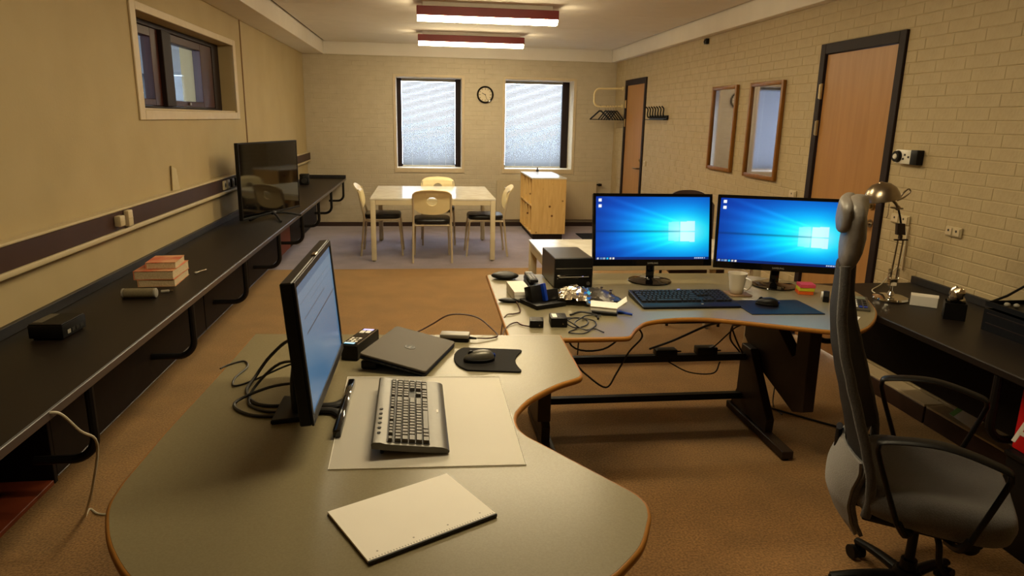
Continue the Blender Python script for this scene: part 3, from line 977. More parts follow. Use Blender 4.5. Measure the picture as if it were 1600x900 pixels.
# low pipe casing on the floor along the wall, in two lengths
pcg = thing('pipe_casing', 'low beige topped pipe casing on the floor under the right counter', 'casing', (XR, 0, 0))
for a, b in ((0.3, 3.27), (3.285, 4.0)):
    o = obj('casing_top', G().mm((-0.135, a, 0.100), (-0.0165, b, 0.112), 0.002), M_CASING, pcg)
    obj('casing_front', G().mm((-0.135, a, 0.001), (-0.120, b, 0.0995), 0.002), M_BASE, pcg)
obj('end_cap', G().mm((-0.1195, 3.985, 0.001), (-0.0165, 3.999, 0.0995), 0.001), M_BASE, pcg)

lf = thing('leaflet', 'white leaflet with a green corner lying on the pipe casing', 'leaflet', (2.825, 3.05, 0.1125), math.radians(-8))
g = G().sheet(lambda u, v: (-0.030+0.080*u, -0.10+0.20*v, 0.002+0.070*u), 6, 6, 0.001)
obj('sheet', g, M_PAPER, lf)
obj('green_corner', G().sheet(lambda u, v: (-0.030+0.080*u, 0.060+0.039*v, 0.0040+0.070*u), 4, 2), M_GREENBIT, lf)
cl2 = tag(obj('crumpled_paper', G().sheet(lambda u, v: (2.79+0.075*u, 2.68+0.19*v, 0.130+0.045*u+0.012*math.sin(5*u+3*v)+0.014*v*(1-v)*4*u), 8, 10, 0.001), M_PAPER),
          'plain crumpled white sheet on the pipe casing, nearer the red box', 'paper')

# black storage box with a red carton on it under the counter
sb = thing('storage_box', 'low black storage box standing on the floor under the right counter', 'box', (2.42, 2.05, 0.0005), 0)
obj('body', G().mm((-0.16, -0.30, 0), (0.048, 0.172, 0.376), 0.006, 2), M_BLACK, sb)
obj('lid', G().mm((-0.168, -0.308, 0.3765), (0.054, 0.180, 0.398), 0.006, 2), M_BLACKMETAL, sb)
rd = thing('red_carton', 'bright red carton with white letter at the right edge under the counter', 'carton', (2.335, 2.070, 0.3995), math.radians(-4))
obj('carton', G().mm((-0.055, -0.165, 0), (0.055, 0.165, 0.245), 0.003), M_RED, rd)
obj('flap', G().mm((-0.054, -0.164, 0.2455), (0.054, 0.0, 0.2475)), M_RED, rd)
lettering('A', 0.20, M_PAPER, rd, T(-0.0555, 0.105, 0.085) @ R(-PI/2, 'Z') @ R(PI/2, 'X'))

# ---------------------------------------------------------------- desk lamp on the right counter
dl = thing('desk_lamp', 'chrome sprung arm desk lamp standing on the right counter', 'lamp', (2.475, 3.31, RT+0.0005))
obj('base', G().lathe([(0.086, 0), (0.089, 0.006), (0.086, 0.016), (0.060, 0.024), (0.02, 0.028), (0.012, 0.045)], 32), M_CHROME, dl)
g = G(); g.cyl((0, 0, 0.04), (0, 0, 0.085), 0.008, seg=12)
g.mm((-0.020, -0.012, 0.075), (0.020, 0.012, 0.115), 0.003)
obj('swivel', g, M_CHROME, dl)
for s in (-1, 1):
    obj('lower_arm', G().tube([(s*0.016, 0, 0.10), (0.010+s*0.015, 0, 0.325)], 0.0042, 8), M_STEEL, dl)
    pts = []
    n = 90
    for k in range(n+1):
        t = k/n
        a = 2*PI*t*13
        pts.append((s*0.024+0.0075*math.cos(a), 0.0075*math.sin(a), 0.085+0.085*t))
    obj('spring', G().tube(pts, 0.0018, 5), M_CHROME, dl)
obj('elbow_bar', G().mm((-0.028, -0.006, 0.320), (0.050, 0.006, 0.328), 0.002), M_LEGPAINT, dl)
g = G()
g.mm((-0.002, -0.010, 0.329), (0.012, 0.010, 0.350), 0.002)
g.prism([(-0.022, 0.352), (0.028, 0.350), (0.016, 0.410), (-0.028, 0.412)], -0.010, 0.010, 0.002, M=R(PI/2, 'X'))
obj('elbow', g, M_LEGPAINT, dl)
obj('upper_arm', G().tube([(0.0, 0, 0.40), (-0.012, 0, 0.44), (-0.030, 0, 0.487)], 0.0052, 8), M_BLACKMETAL, dl)
g = G(); g.cyl((-0.075, 0, 0.494), (-0.005, 0, 0.488), 0.0045, seg=8); g.sphere((-0.035, 0, 0.492), 0.014, 12, 8)
g.tube([(-0.035, 0, 0.492), (-0.050, 0, 0.515), (-0.066, 0, 0.53)], 0.008, 8)
g.tube([(-0.045, -0.002, 0.53), (-0.01, 0, 0.545), (0.022, 0, 0.573), (0.012, 0, 0.590), (-0.012, 0, 0.572), (-0.03, 0, 0.545)], 0.004, 7, smooth=5)
obj('head_joint', g, M_STEEL, dl)
Mh = T(-0.128, 0, 0.535) @ R(math.radians(-13), 'Y')
prof_o = [(0.085, 0.0), (0.088, 0.004), (0.083, 0.025), (0.070, 0.055), (0.045, 0.078), (0.015, 0.088)]
g = G(); g.lathe(prof_o, 28, cap=False, M=Mh); g.lathe([(r-0.003, z) for r, z in prof_o[:-1]]+[(0.012, 0.084)], 28, cap=False, M=Mh)
g.cyl((0, 0, 0.083), (0, 0, 0.092), 0.018, 0.010, seg=16, M=Mh)
g.lathe([(0.085, 0.0), (0.082, 0.0)], 28, cap=False, M=Mh)
shade = obj('lamp_shade', g, M_SHADE if 'M_SHADE' in globals() else M_STEEL, dl)
obj('bulb', G().sphere((0, 0, 0.035), (0.028, 0.028, 0.034), 14, 10, M=Mh), M_PAPER, shade)
obj('pull_tag', G().tube([(-0.10, -0.02, 0.515), (-0.098, -0.02, 0.46), (-0.105, -0.02, 0.44)], 0.0015, 5), M_CABLEBR, dl)
tag(obj('lamp_cord', G().tube([(2.46, 3.40, RT+0.006), (2.50, 3.50, RT+0.006), (2.62, 3.60, RT+0.012), (2.76, 3.735, RT+0.03), (2.860, 3.78, 0.83), (2.878, 3.79, 0.98), (2.876, 3.83, 1.045)], 0.0032, 6, smooth=6), M_CABLEWH),
    'thin pale cord rising from the right counter to the wall socket', 'cord')

cb = thing('card_block', 'small block of white note cards on the counter behind the lamp foot', 'note block', (2.575, 3.185, RT+0.0005), math.radians(-38))
obj('block', G().mm((-0.062, -0.035, 0), (0.062, 0.035, 0.052), 0.0015), M_PAPER, cb)
obj('top_card', G().mm((-0.062, -0.034, 0.0525), (0.064, 0.036, 0.0535)), M_PAPER, cb)

cup = thing('clip_holder', 'square black holder with crumpled clear wrap on the right counter', 'holder', (2.555, 2.95, RT+0.0005), math.radians(-35))
g = G()
for a in ((-0.046, -0.046, -0.042, 0.046), (0.042, -0.046, 0.046, 0.046), (-0.042, -0.046, 0.042, -0.042), (-0.042, 0.042, 0.042, 0.046)):
    g.mm((a[0], a[1], 0.004), (a[2], a[3], 0.082), 0.001)
g.mm((-0.046, -0.046, 0), (0.046, 0.046, 0.004))
obj('box', g, M_BLACK, cup)
rnd = random.Random(5)
for k in range(6):
    a = k*1.05
    g = G().sphere((0.018*math.cos(a), 0.018*math.sin(a), 0.085+0.02*(k % 3)), (0.022, 0.016, 0.030), 9, 7)
    for v in g.bm.verts: v.co += Vector((rnd.uniform(-1, 1), rnd.uniform(-1, 1), rnd.uniform(-1, 1)))*0.004
    obj('crumpled_wrap', g, M_FOIL, cup)

# wire letter tray with things in it
lt = thing('letter_tray', 'two tier black letter tray at the right edge of the counter', 'letter tray', (2.70, 2.50, RT+0.0005), 0)
g = G()
obj('lower_tray', G().mm((-0.15, -0.30, 0.0), (0.135, 0.27, 0.006)).mm((-0.15, -0.30, 0.006), (-0.144, 0.27, 0.10)).mm((0.129, -0.30, 0.006), (0.135, 0.27, 0.10)).mm((-0.144, 0.264, 0.006), (0.129, 0.27, 0.10)), M_BLACK, lt)
obj('upper_tray', G().mm((-0.15, -0.30, 0.112), (0.135, 0.27, 0.118)).mm((-0.15, -0.30, 0.118), (-0.144, 0.27, 0.135)).mm((0.129, -0.30, 0.118), (0.135, 0.27, 0.150)).mm((-0.144, 0.264, 0.118), (0.129, 0.27, 0.135)), M_BLACK, lt)
g = G()
for yy in (0.25,):
    g.tube([(-0.14, yy, 0.134), (-0.06, yy+0.005, 0.16), (0.05, yy+0.005, 0.222), (0.128, yy-0.14, 0.224), (0.128, yy-0.45, 0.224)], 0.006, 7)
g.tube([(0.12, -0.02, 0.15), (0.128, -0.02, 0.224), (0.13, -0.06, 0.32), (0.131, -0.09, 0.37)], 0.006, 7)
obj('wire_frame', g, M_BLACKMETAL, lt)
for k in range(2):
    obj('ridge', G().mm((-0.153, -0.28, 0.035+0.045*k), (-0.1505, 0.25, 0.039+0.045*k)), M_LEGPAINT, lt)
rt_ = tag(obj('tape_roll', G().tube([(2.775+0.028*math.cos(a), 2.695, RT+0.1465+0.028*math.sin(a)) for a in [2*PI*k/20 for k in range(20)]], (lambda t: (0.006, 0.012)), 8, closed=True, flat=(0, 0, 1)), M_GREYPL),
          'grey tape roll standing in the upper letter tray', 'tape')
for k, (x, yy) in enumerate(((2.615, 2.72), (2.645, 2.70))):
    tag(obj('pen_cap', G().sphere((x, yy, RT+0.1285), (0.012, 0.014, 0.010), 12, 8), M_GREYPL),
        ['round pale knob at the front left corner of the letter tray', 'second round pale knob, closer to the tape roll in the tray'][k], 'knob')

# ================================================================ WALL THINGS
ck = thing('clock', 'round wall clock with dark rim between the two back windows', 'clock', (0.916, YB-0.0015, 1.966))
MY = R(PI/2, 'X')
obj('rim', G().tube([(0.112*math.cos(a), -0.018, 0.112*math.sin(a)) for a in [2*PI*k/48 for k in range(48)]], 0.0135, 8, closed=True), M_BLACKGLOSS, ck)
obj('face', G().cyl((0, -0.002, 0), (0, -0.012, 0), 0.108, seg=40), M_CLOCKFACE, ck)
for k in range(12):
    a = 2*PI*k/12
    ln = 0.026 if k % 3 == 0 else 0.018
    g = G().mm((-0.0035, -0.0135, 0.094-ln), (0.0035, -0.0122, 0.094), M=R(a, 'Y'))
    obj('hour_mark', g, M_DKMARK, ck)
obj('hour_hand', G().mm((-0.004, -0.0165, -0.012), (0.004, -0.015, 0.055), M=R(math.radians(-64), 'Y')), M_DKMARK, ck)
obj('minute_hand', G().mm((-0.003, -0.0185, -0.014), (0.003, -0.017, 0.082), M=R(math.radians(160), 'Y')), M_DKMARK, ck)
obj('hub', G().cyl((0, -0.014, 0), (0, -0.021, 0), 0.006, seg=12), M_DKMARK, ck)

def mirror(y0, y1, z0, z1, label):
    t = thing('framed_mirror', label, 'mirror', (XR-0.001, (y0+y1)/2, z0), 0, 'framed mirrors on the right wall')
    w, h, f = (y1-y0)/2, z1-z0, 0.034
    for a in ((-w, -w+f, 0, h), (w-f, w, 0, h)):
        obj('frame_stile', G().mm((-0.030, a[0], a[2]), (0, a[1], a[3]), 0.005, 2), M_MIRRORFR, t)
    for a in ((0, f), (h-f, h)):
        obj('frame_rail', G().mm((-0.029, -w+f, a[0]), (0, w-f, a[1]), 0.005, 2), M_MIRRORFR, t)
    obj('mirror_glass', G().mm((-0.012, -w+f-0.004, f-0.004), (-0.008, w-f+0.004, h-f+0.004)), M_MIRROR, t)
    return t
mirror(6.32, 6.885, 1.168, 1.970, 'tall mirror in a golden wood frame on the right wall, farther from the large door')
mirror(5.462, 6.055, 1.160, 1.970, 'tall mirror in a golden wood frame on the right wall, next to the large door')

# coat hooks
hk = thing('coat_hook_rail', 'black rail of coat hooks on the right wall beside the far door', 'hook rail', (XR-0.001, 8.51, 1.70))
obj('rail', G().mm((-0.025, -0.33, -0.045), (0, 0.33, 0.0), 0.003), M_BLACK, hk)
obj('shelf_lip', G().tube([(-0.005, 0.36, -0.05), (-0.06, 0.37, -0.052), (-0.06, -0.33, -0.052), (-0.005, -0.33, -0.05)], 0.006, 6), M_BLACK, hk)
for k in range(7):
    yy = -0.30+0.10*k
    obj('hook', G().tube([(-0.025, yy, -0.02), (-0.050, yy, -0.022), (-0.060, yy, 0.02), (-0.050, yy+0.02, 0.075), (-0.075, yy+0.03, 0.105)], 0.009, 6, smooth=3), M_BLACK, hk)

# bent tube wardrobe hoop with hangers
hp = thing('garment_hoop', 'cream bent tube clothes hoop on the right wall in the far corner', 'clothes rail', (XR-0.001, 10.20, 0))
pts = [(0, 0, 2.083), (-0.34, 0, 2.075)]
for k in range(1, 7):
    a = PI/2*k/7
    pts.append((-0.35-0.075*math.sin(a), 0, 2.0+0.075*math.cos(a)))
pts += [(-0.428, 0, 1.99), (-0.428, 0, 1.89)]
for k in range(1, 7):
    a = PI/2*k/7
    pts.append((-0.35-0.075*math.cos(a), 0, 1.895-0.070*math.sin(a)))
pts += [(-0.34, 0, 1.823), (0, 0, 1.832)]
obj('hoop', G().tube(pts, 0.013, 10), M_CHAIRPL, hp)
for z in (2.083, 1.832):
    obj('wall_flange', G().cyl((0, 0, z), (-0.012, 0, z), 0.028, seg=16), M_CHAIRPL, hp)
def hanger(x, lean, label):
    t = thing('clothes_hanger', label, 'hanger', (x, 10.20, 1.826), 0, 'black hangers on the clothes hoop')
    Mx = R(math.radians(lean), 'Z')
    g = G().tube([(0, -0.014, -0.002), (0, -0.010, 0.014), (0, 0.008, 0.0165), (0, 0.018, 0.006), (0, 0.016, -0.03), (0, 0.0, -0.055)], 0.0028, 6, smooth=4, M=Mx)
    obj('hook', g, M_STEEL, t)
    g = G().tube([(0, -0.20, -0.185), (0, -0.17, -0.165), (0, -0.02, -0.065), (0, 0.02, -0.065), (0, 0.17, -0.165), (0, 0.20, -0.185)], (lambda u: (0.006, 0.013)), 8, flat=(1, 0, 0), M=Mx)
    obj('shoulder_bar', g, M_BLACK, t)
    g = G().tube([(0, -0.19, -0.185), (0, 0.19, -0.185)], 0.006, 6, M=Mx)
    obj('trouser_bar', g, M_BLACK, t)
hl = ['leftmost black hanger, splayed away from the others on the hoop', 'black hanger second from the left in the far corner bunch',
      'black hanger in the middle left of the bunch on the hoop', 'black hanger in the middle right of the bunch on the hoop',
      'black hanger second from the wall in the bunch on the hoop', 'black hanger hanging closest to the right wall on the hoop']
for k, (dx, le) in enumerate(((-0.330, 32), (-0.245, 17), (-0.205, 17), (-0.165, 16), (-0.125, 17), (-0.085, 16))):
    hanger(XR+dx, le, hl[k])

# radiators under the back windows
def radiator(x0, x1, label, cat_group):
    t = thing('radiator', label, 'radiator', ((x0+x1)/2, YB-0.002, 0.115), 0, cat_group)
    w = (x1-x0)/2
    obj('panel', G().mm((-w, -0.085, 0), (w, -0.060, 0.585), 0.004), M_RADIATOR, t)
    obj('panel', G().mm((-w, -0.045, 0), (w, -0.022, 0.585), 0.004), M_RADIATOR, t)
    g = G(); g.mm((-w, -0.0855, 0.586), (w, -0.0215, 0.592), 0.001)
    obj('top_grille', g, M_RADIATOR, t)
    n = int((x1-x0)/0.033)
    for k in range(n):
        x = -w+0.02+k*(2*w-0.04)/max(1, n-1)
        obj('rib', G().mm((x-0.006, -0.088, 0.02), (x+0.006, -0.0852, 0.565), 0.001), M_RADIATOR, t)
    for s in (-1, 1):
        obj('bracket', G().mm((s*w*0.8-0.015, -0.022, 0.05), (s*w*0.8+0.015, 0.0, 0.52)), M_RADIATOR, t)
    g = G(); g.cyl((w, -0.054, 0.54), (w+0.035, -0.054, 0.54), 0.011, seg=10); g.cyl((w+0.035, -0.054, 0.54), (w+0.085, -0.054, 0.54), 0.022, 0.019, seg=14)
    obj('valve', g, M_BLACK, t)
    g = G().tube([(w+0.02, -0.054, 0.535), (w+0.02, -0.054, -0.114)], 0.007, 8)
    obj('pipe', g, M_RADIATOR, t)
radiator(2.02, 2.655, 'beige panel radiator in the far right corner beneath the window edge', None)
radiator(1.10, 1.90, 'beige panel radiator behind the pine shelf unit', None)

# switches and sockets on the right wall
def wall_plate(y, z, w, h, n, label, cat):
    t = thing('socket_plate', label, cat, (XR-0.0005, y, z))
    obj('plate', G().mm((-0.012, -w/2, -h/2), (0, w/2, h/2), 0.003), M_BEIGE, t)
    for k in range(n):
        yy = -w/2+w*(k+0.5)/n
        obj('insert', G().mm((-0.018, yy-w/n*0.40, -h*0.38), (-0.0125, yy+w/n*0.40, h*0.38), 0.002), M_CASING, t)
        obj('hole', G().cyl((-0.0181, yy, 0.006), (-0.0186, yy, 0.006), 0.007, seg=10), M_DKMARK, t)
    return t
wall_plate(3.44, 1.063, 0.115, 0.055, 2, 'lone double beige socket on the brick wall right of the desk lamp', 'socket')
wall_plate(3.885, 1.070, 0.165, 0.058, 2, 'beige double socket on the brick wall directly behind the desk lamp', 'socket')
wall_plate(5.17, 1.085, 0.10, 0.06, 1, 'beige switch plate left of the large door above the monitors', 'switch')
wall_plate(8.96, 1.085, 0.075, 0.07, 1, 'small beige switch plate right of the far door', 'switch')
tg_ = tag(obj('cable_conduit', G().cyl((XR-0.008, 3.80, 0.77), (XR-0.008, 3.80, 1.04), 0.006, seg=8), M_CASING), 'thin cream cable conduit below the socket behind the lamp', 'conduit')

th = thing('thermostat', 'white wall thermostat with dial and black end right of the large door', 'thermostat', (XR-0.0005, 3.885, 1.445))
obj('body', G().mm((-0.042, -0.052, -0.041), (0, 0.085, 0.041), 0.004, 2), M_WHITE, th)
obj('black_module', G().mm((-0.045, -0.112, -0.043), (0, -0.0525, 0.043), 0.004, 2), M_BLACK, th)
obj('dial', G().cyl((-0.0425, 0.058, 0.0), (-0.062, 0.058, 0.0), 0.036, 0.032, seg=24), M_BLACK, th)
obj('dial_cap', G().cyl((-0.0625, 0.058, 0.0), (-0.068, 0.058, 0.0), 0.017, 0.013, seg=20), M_WHITE, th)
for a in ((-0.002, 0.012, 0.012), (0.010, 0.016, -0.012), (-0.035, 0.008, 0.0)):
    obj('mark', G().mm((-0.0432, a[0]-0.008, a[2]-0.006), (-0.0425, a[0]+0.008, a[2]+0.006)), M_DKMARK, th)

sn = thing('motion_sensor', 'tiny black sensor under the soffit on the right wall', 'sensor', (XR-0.0005, 7.16, 2.43))
obj('case', G().mm((-0.035, -0.03, -0.028), (0, 0.03, 0.028), 0.006, 2), M_BLACK, sn)
obj('lens', G().sphere((-0.036, 0, -0.004), (0.012, 0.02, 0.016), 12, 8), M_BLACKGLOSS, sn)

# ================================================================ TABLE AND CHAIRS AT THE BACK
def white_table(loc, w, d, label, h=0.73, leg=0.055):
    t = thing('white_table', label, 'table', loc)
    obj('tabletop', G().mm((-w/2, -d/2, h-0.022), (w/2, d/2, h), 0.003), M_WHITE, t)
    g = G()
    for a in ((-w/2+0.004, -d/2+0.004, w/2-0.004, -d/2+0.034), (-w/2+0.004, d/2-0.034, w/2-0.004, d/2-0.004)):
        obj('apron', G().mm((a[0]+leg, a[1], h-0.078), (a[2]-leg, a[3], h-0.0225), 0.002), M_WHITEMAT, t)
    for a in ((-w/2+0.004, -w/2+0.034), (w/2-0.034, w/2-0.004)):
        obj('apron', G().mm((a[0], -d/2+0.004+leg, h-0.078), (a[1], d/2-0.004-leg, h-0.0225), 0.002), M_WHITEMAT, t)
    for sx in (-1, 1):
        for sy in (-1, 1):
            cx, cy = sx*(w/2-leg/2-0.002), sy*(d/2-leg/2-0.002)
            lg = obj('leg', G().box((cx, cy, (h-0.0225+0.015)/2), (leg, leg, h-0.0225-0.015), 0.004, 2), M_WHITEMAT, t)
            obj('foot', G().cyl((cx, cy, 0), (cx, cy, 0.0148), 0.016, seg=10), M_GREYPL, lg)
    return t
white_table((0.105, 8.63, 0.0005), 1.42, 1.46, 'white square meeting table under the far windows with four chairs')
white_table((1.54, 4.77, 0.0005), 1.50, 0.78, 'white table behind the black computer tower and monitors')

def make_chair():
    """local +y is the way the sitter faces"""
    t = thing('meeting_chair', 'x', 'chair', (0, 0, 0), 0, 'cream and black chairs round the meeting table')
    for s in (-1, 1):
        g = G().tube([(s*0.222, -0.245, 0.0), (s*0.214, -0.205, 0.40), (s*0.212, -0.20, 0.47), (s*0.212, -0.215, 0.56), (s*0.210, -0.245, 0.70), (s*0.208, -0.262, 0.79)], 0.0125, 10, smooth=4)
        obj('rear_leg', g, M_CHAIRMETAL, t)
        g = G().tube([(s*0.208, 0.245, 0.0), (s*0.198, 0.215, 0.36), (s*0.194, 0.195, 0.425), (s*0.194, 0.10, 0.432), (s*0.205, -0.19, 0.425)], 0.0120, 10, smooth=4)
        obj('front_leg', g, M_CHAIRMETAL, t)
    g = G(); g.cyl((-0.19, 0.17, 0.428), (0.19, 0.17, 0.428), 0.010, seg=8); g.cyl((-0.20, -0.17, 0.425), (0.20, -0.17, 0.425), 0.010, seg=8)
    obj('cross_bar', g, M_CHAIRMETAL, t)
    # cushion
    n = 20
    poly = []
    for k in range(40):
        a = 2*PI*k/40
        c, s = math.cos(a), math.sin(a)
        e = 0.42
        poly.append((0.212*math.copysign(abs(c)**e, c), 0.012+0.215*math.copysign(abs(s)**e, s)))
    g = G().prism(poly, 0.442, 0.498, 0.020, 3)
    obj('seat', g, M_SEAT, t)
    # backrest shell with a round hole: polar grid between the hole and the outline
    def outline(a):
        # superellipse on top, U-shaped below
        c, s = math.cos(a), math.sin(a)
        if s >= 0:
            return (0.224*math.copysign(abs(c)**0.30, c), 0.120*abs(s)**0.42)
        return (0.224*math.copysign(abs(c)**0.80, c), -0.140*abs(s)**0.95)
    def surf(u, v):
        a = 2*PI*u
        ox, oz = outline(a)
        hx, hz = 0.060*math.cos(a), 0.015+0.050*math.sin(a)
        x, z = hx+(ox-hx)*v, hz+(oz-hz)*v
        flare = max(0, z-0.045)
        y = -0.255-0.24*z-7.5*flare*flare+0.55*x*x
        return (x, y, 0.697+z+0.030*(1-(x/0.224)**2)*(1 if z > 0.08 else 0))
    g = G().sheet(surf, 64, 10, 0.011)
    bmesh.ops.remove_doubles(g.bm, verts=g.bm.verts, dist=0.0004)
    obj('backrest', g, M_CHAIRPL, t, 50)
    return t
ch = make_chair()
CH = [((0.088, 8.05, 0.0005), 0.0, 'cream backed black seat chair nearest the camera, back turned to it'),
      ((-0.505, 8.475, 0.0005), -PI/2, 'cream backed black seat chair at the left side of the meeting table'),
      ((0.745, 8.40, 0.0005), PI/2, 'cream backed black seat chair at the right side of the meeting table'),
      ((0.185, 9.20, 0.0005), PI, 'cream backed chair at the far side of the meeting table under the windows')]
for k, (loc, rz, lab) in enumerate(CH):
    c = ch if k == 0 else copy_tree(ch)
    c.location = loc
    c.rotation_euler = (0, 0, rz)
    c['label'] = lab

# pine shelf unit
ps = thing('pine_shelf_unit', 'knotty pine shelf unit with pigeonholes below the right back window', 'shelf unit', (1.46, 9.36, 0.0005), math.radians(0))
PW, PD, Z0, Z1 = 0.475, 1.15, 0.080, 0.853
t_ = 0.018
# open front faces -x (local x=0 is the open face), local y runs to the back wall
obj('side_panel', G().mm((0, 0, Z0), (PW, t_, Z1-t_), 0.001), M_PINE, ps)
obj('side_panel', G().mm((0, PD-t_, Z0), (PW, PD, Z1-t_), 0.001), M_PINE, ps)
obj('top_panel', G().mm((-0.003, -0.003, Z1-t_+0.0003), (PW+0.003, PD+0.003, Z1), 0.001), M_WHITE, ps)
obj('bottom_panel', G().mm((0, t_, Z0), (PW, PD-t_, Z0+t_), 0.001), M_PINE, ps)
obj('back_panel', G().mm((PW-0.008, t_, Z0+t_), (PW-0.001, PD-t_, Z1-t_), 0.001), M_PINE, ps)
zm = (Z0+Z1)/2-0.01
obj('shelf', G().mm((0.003, t_, zm), (PW-0.009, PD-t_, zm+t_), 0.001), M_PINE, ps)
for k in range(1, 4):
    yy = PD*k/4
    obj('divider', G().mm((0.005, yy-t_/2, Z0+t_), (PW-0.009, yy+t_/2, zm), 0.001), M_PINE, ps)
    obj('divider', G().mm((0.005, yy-t_/2, zm+t_), (PW-0.009, yy+t_/2, Z1-t_), 0.001), M_PINE, ps)
obj('plinth', G().mm((0.03, 0.03, 0.001), (PW-0.03, PD-0.03, Z0-0.001), 0.002), M_DKWOOD, ps)
wb = thing('small_figure', 'tiny dark bottle shaped object on top of the pine shelf unit', 'ornament', (1.705, 10.45, 0.8545))
obj('body', G().lathe([(0.018, 0), (0.022, 0.01), (0.02, 0.03), (0.009, 0.042), (0.008, 0.052)], 14), M_DKMARK, wb)
obj('cap', G().lathe([(0.010, 0.0525), (0.010, 0.062), (0.006, 0.066)], 14), M_BLACK, wb)

dm = tag(obj('door_mat', G().mm((2.20, 9.36, 0.001), (2.84, 9.86, 0.012), 0.003), M_PAD), 'dark flat door mat on the carpet in front of the far door', 'mat')

# dark visitor chair behind the white table
vc = thing('visitor_chair', 'dark chair half hidden behind the monitors at the white table', 'chair', (2.20, 5.42, 0.0005), math.radians(172))
for s in (-1, 1):
    obj('rear_leg', G().tube([(s*0.21, -0.22, 0), (s*0.205, -0.19, 0.45), (s*0.20, -0.235, 0.95)], 0.012, 8), M_BLACKMETAL, vc)
    obj('front_leg', G().tube([(s*0.21, 0.22, 0), (s*0.205, 0.20, 0.43)], 0.012, 8), M_BLACKMETAL, vc)
obj('seat', G().box((0, 0, 0.46), (0.45, 0.44, 0.06), 0.02, 3), M_BASE, vc)
obj('backrest', G().sheet(lambda u, v: (-0.22+0.44*u, -0.235-0.05*v+0.35*(u-0.5)**2*0.44, 0.62+0.44*v-0.12*abs(2*u-1)**3*v), 16, 8, 0.03), M_BASE, vc)

# ================================================================ THE TWO WORK DESKS
def outline(parts):
    """parts: ('l', pts) straight corners, ('s', pts) smooth run"""
    out = []
    for k, pts in parts:
        if k == 'l': out += [Vector((p[0], p[1], 0)) for p in pts]
        else: out += spline([(p[0], p[1], 0) for p in pts], 6)
    res = [out[0]]
    for p in out[1:]:
        if (p-res[-1]).length > 0.002: res.append(p)
    if (res[0]-res[-1]).length < 0.002: res.pop()
    return res

def desk_top(parent, poly, z1, th):
    a = sum(poly[i].x*poly[(i+1) % len(poly)].y-poly[(i+1) % len(poly)].x*poly[i].y for i in range(len(poly)))
    if a < 0: poly = list(reversed(poly))
    n = len(poly)
    g = G().prism([(p.x, p.y) for p in poly], z1-th, z1)
    top = obj('worktop', g, M_DESK, parent)
    # rounded beech edge band swept round the outline
    g = G()
    prof = [(0.0003, -0.0005), (0.004, -0.0008), (0.008, -0.005), (0.0085, -th*0.5), (0.008, -th+0.005), (0.004, -th+0.0008), (0.0003, -th+0.0005)]
    rings = []
    for i in range(n):
        d1 = (poly[i]-poly[i-1]).normalized()
        d2 = (poly[(i+1) % n]-poly[i]).normalized()
        n1, n2 = Vector((d1.y, -d1.x, 0)), Vector((d2.y, -d2.x, 0))
        nn = (n1+n2)
        nn = nn.normalized() if nn.length > 1e-6 else n1
        k = 1/max(0.6, nn.dot(n1))
        rings.append([g.bm.verts.new(poly[i]+nn*(o*k)+Vector((0, 0, z1+z))) for o, z in prof])
    for i in range(n):
        A, B = rings[i], rings[(i+1) % n]
        for j in range(len(prof)-1):
            g.bm.faces.new((A[j], B[j], B[j+1], A[j+1]))
    obj('edge_band', g, M_DESKEDGE, parent, 50)
    return top

def desk_frame(parent, x0, x1, M, ztop, tray=False):
    """two Z-shaped lifting legs with foot bars, tied by two beams. local: forward is -y"""
    dz = ztop-0.745
    MX = Matrix(((0, 0, 1, 0), (1, 0, 0, 0), (0, 1, 0, 0), (0, 0, 0, 1)))     # prism (y,z) swept along x
    for s, x in ((0, x0), (1, x1)):
        sg = 1 if s else -1
        obj('foot_bar', G().mm((x-0.006*sg-0.03, 2.925, 0.012), (x-0.006*sg+0.03, 3.58, 0.052), 0.003, M=M), M_LEGPAINT, parent)
        for yy in (2.96, 3.54):
            obj('glide', G().cyl((x, yy, 0), (x, yy, 0.0115), 0.02, seg=10, M=M), M_BLACK, parent)
        low = [(3.385, 0.43), (3.135, 0.125), (3.14, 0.0525), (3.56, 0.0525), (3.50, 0.16), (3.49, 0.43)]
        obj('lower_leg', G().prism(low, x-0.022, x+0.022, 0.003, M=M @ MX), M_LEGPAINT, parent)
        up = [(3.56, 0.720+dz), (3.40, 0.720+dz), (3.045, 0.505+dz), (3.02, 0.52+dz), (3.02, 0.720+dz), (2.91, 0.720+dz), (2.90, 0.27), (2.99, 0.235), (3.38, 0.34), (3.56, 0.45)]
        w = 0.030
        xo = x+sg*0.054
        obj('upper_leg', G().prism(up, xo-w, xo+w, 0.003, M=M @ MX), M_LEGPAINT, parent)
    xa, xb = x0+0.0225, x1-0.0225
    obj('beam', G().mm((xa, 3.425, 0.350), (xb, 3.465, 0.388), 0.003, M=M), M_BLACKMETAL, parent)
    obj('beam', G().mm((xa, 3.425, 0.122), (xb, 3.465, 0.157), 0.003, M=M), M_BLACKMETAL, parent)
    obj('cross_rail', G().mm((x0+0.0845 if False else x0-0.02, 3.44, 0.681+dz), (x1+0.02, 3.50, 0.7195+dz), 0.003, M=M), M_BLACKMETAL, parent)

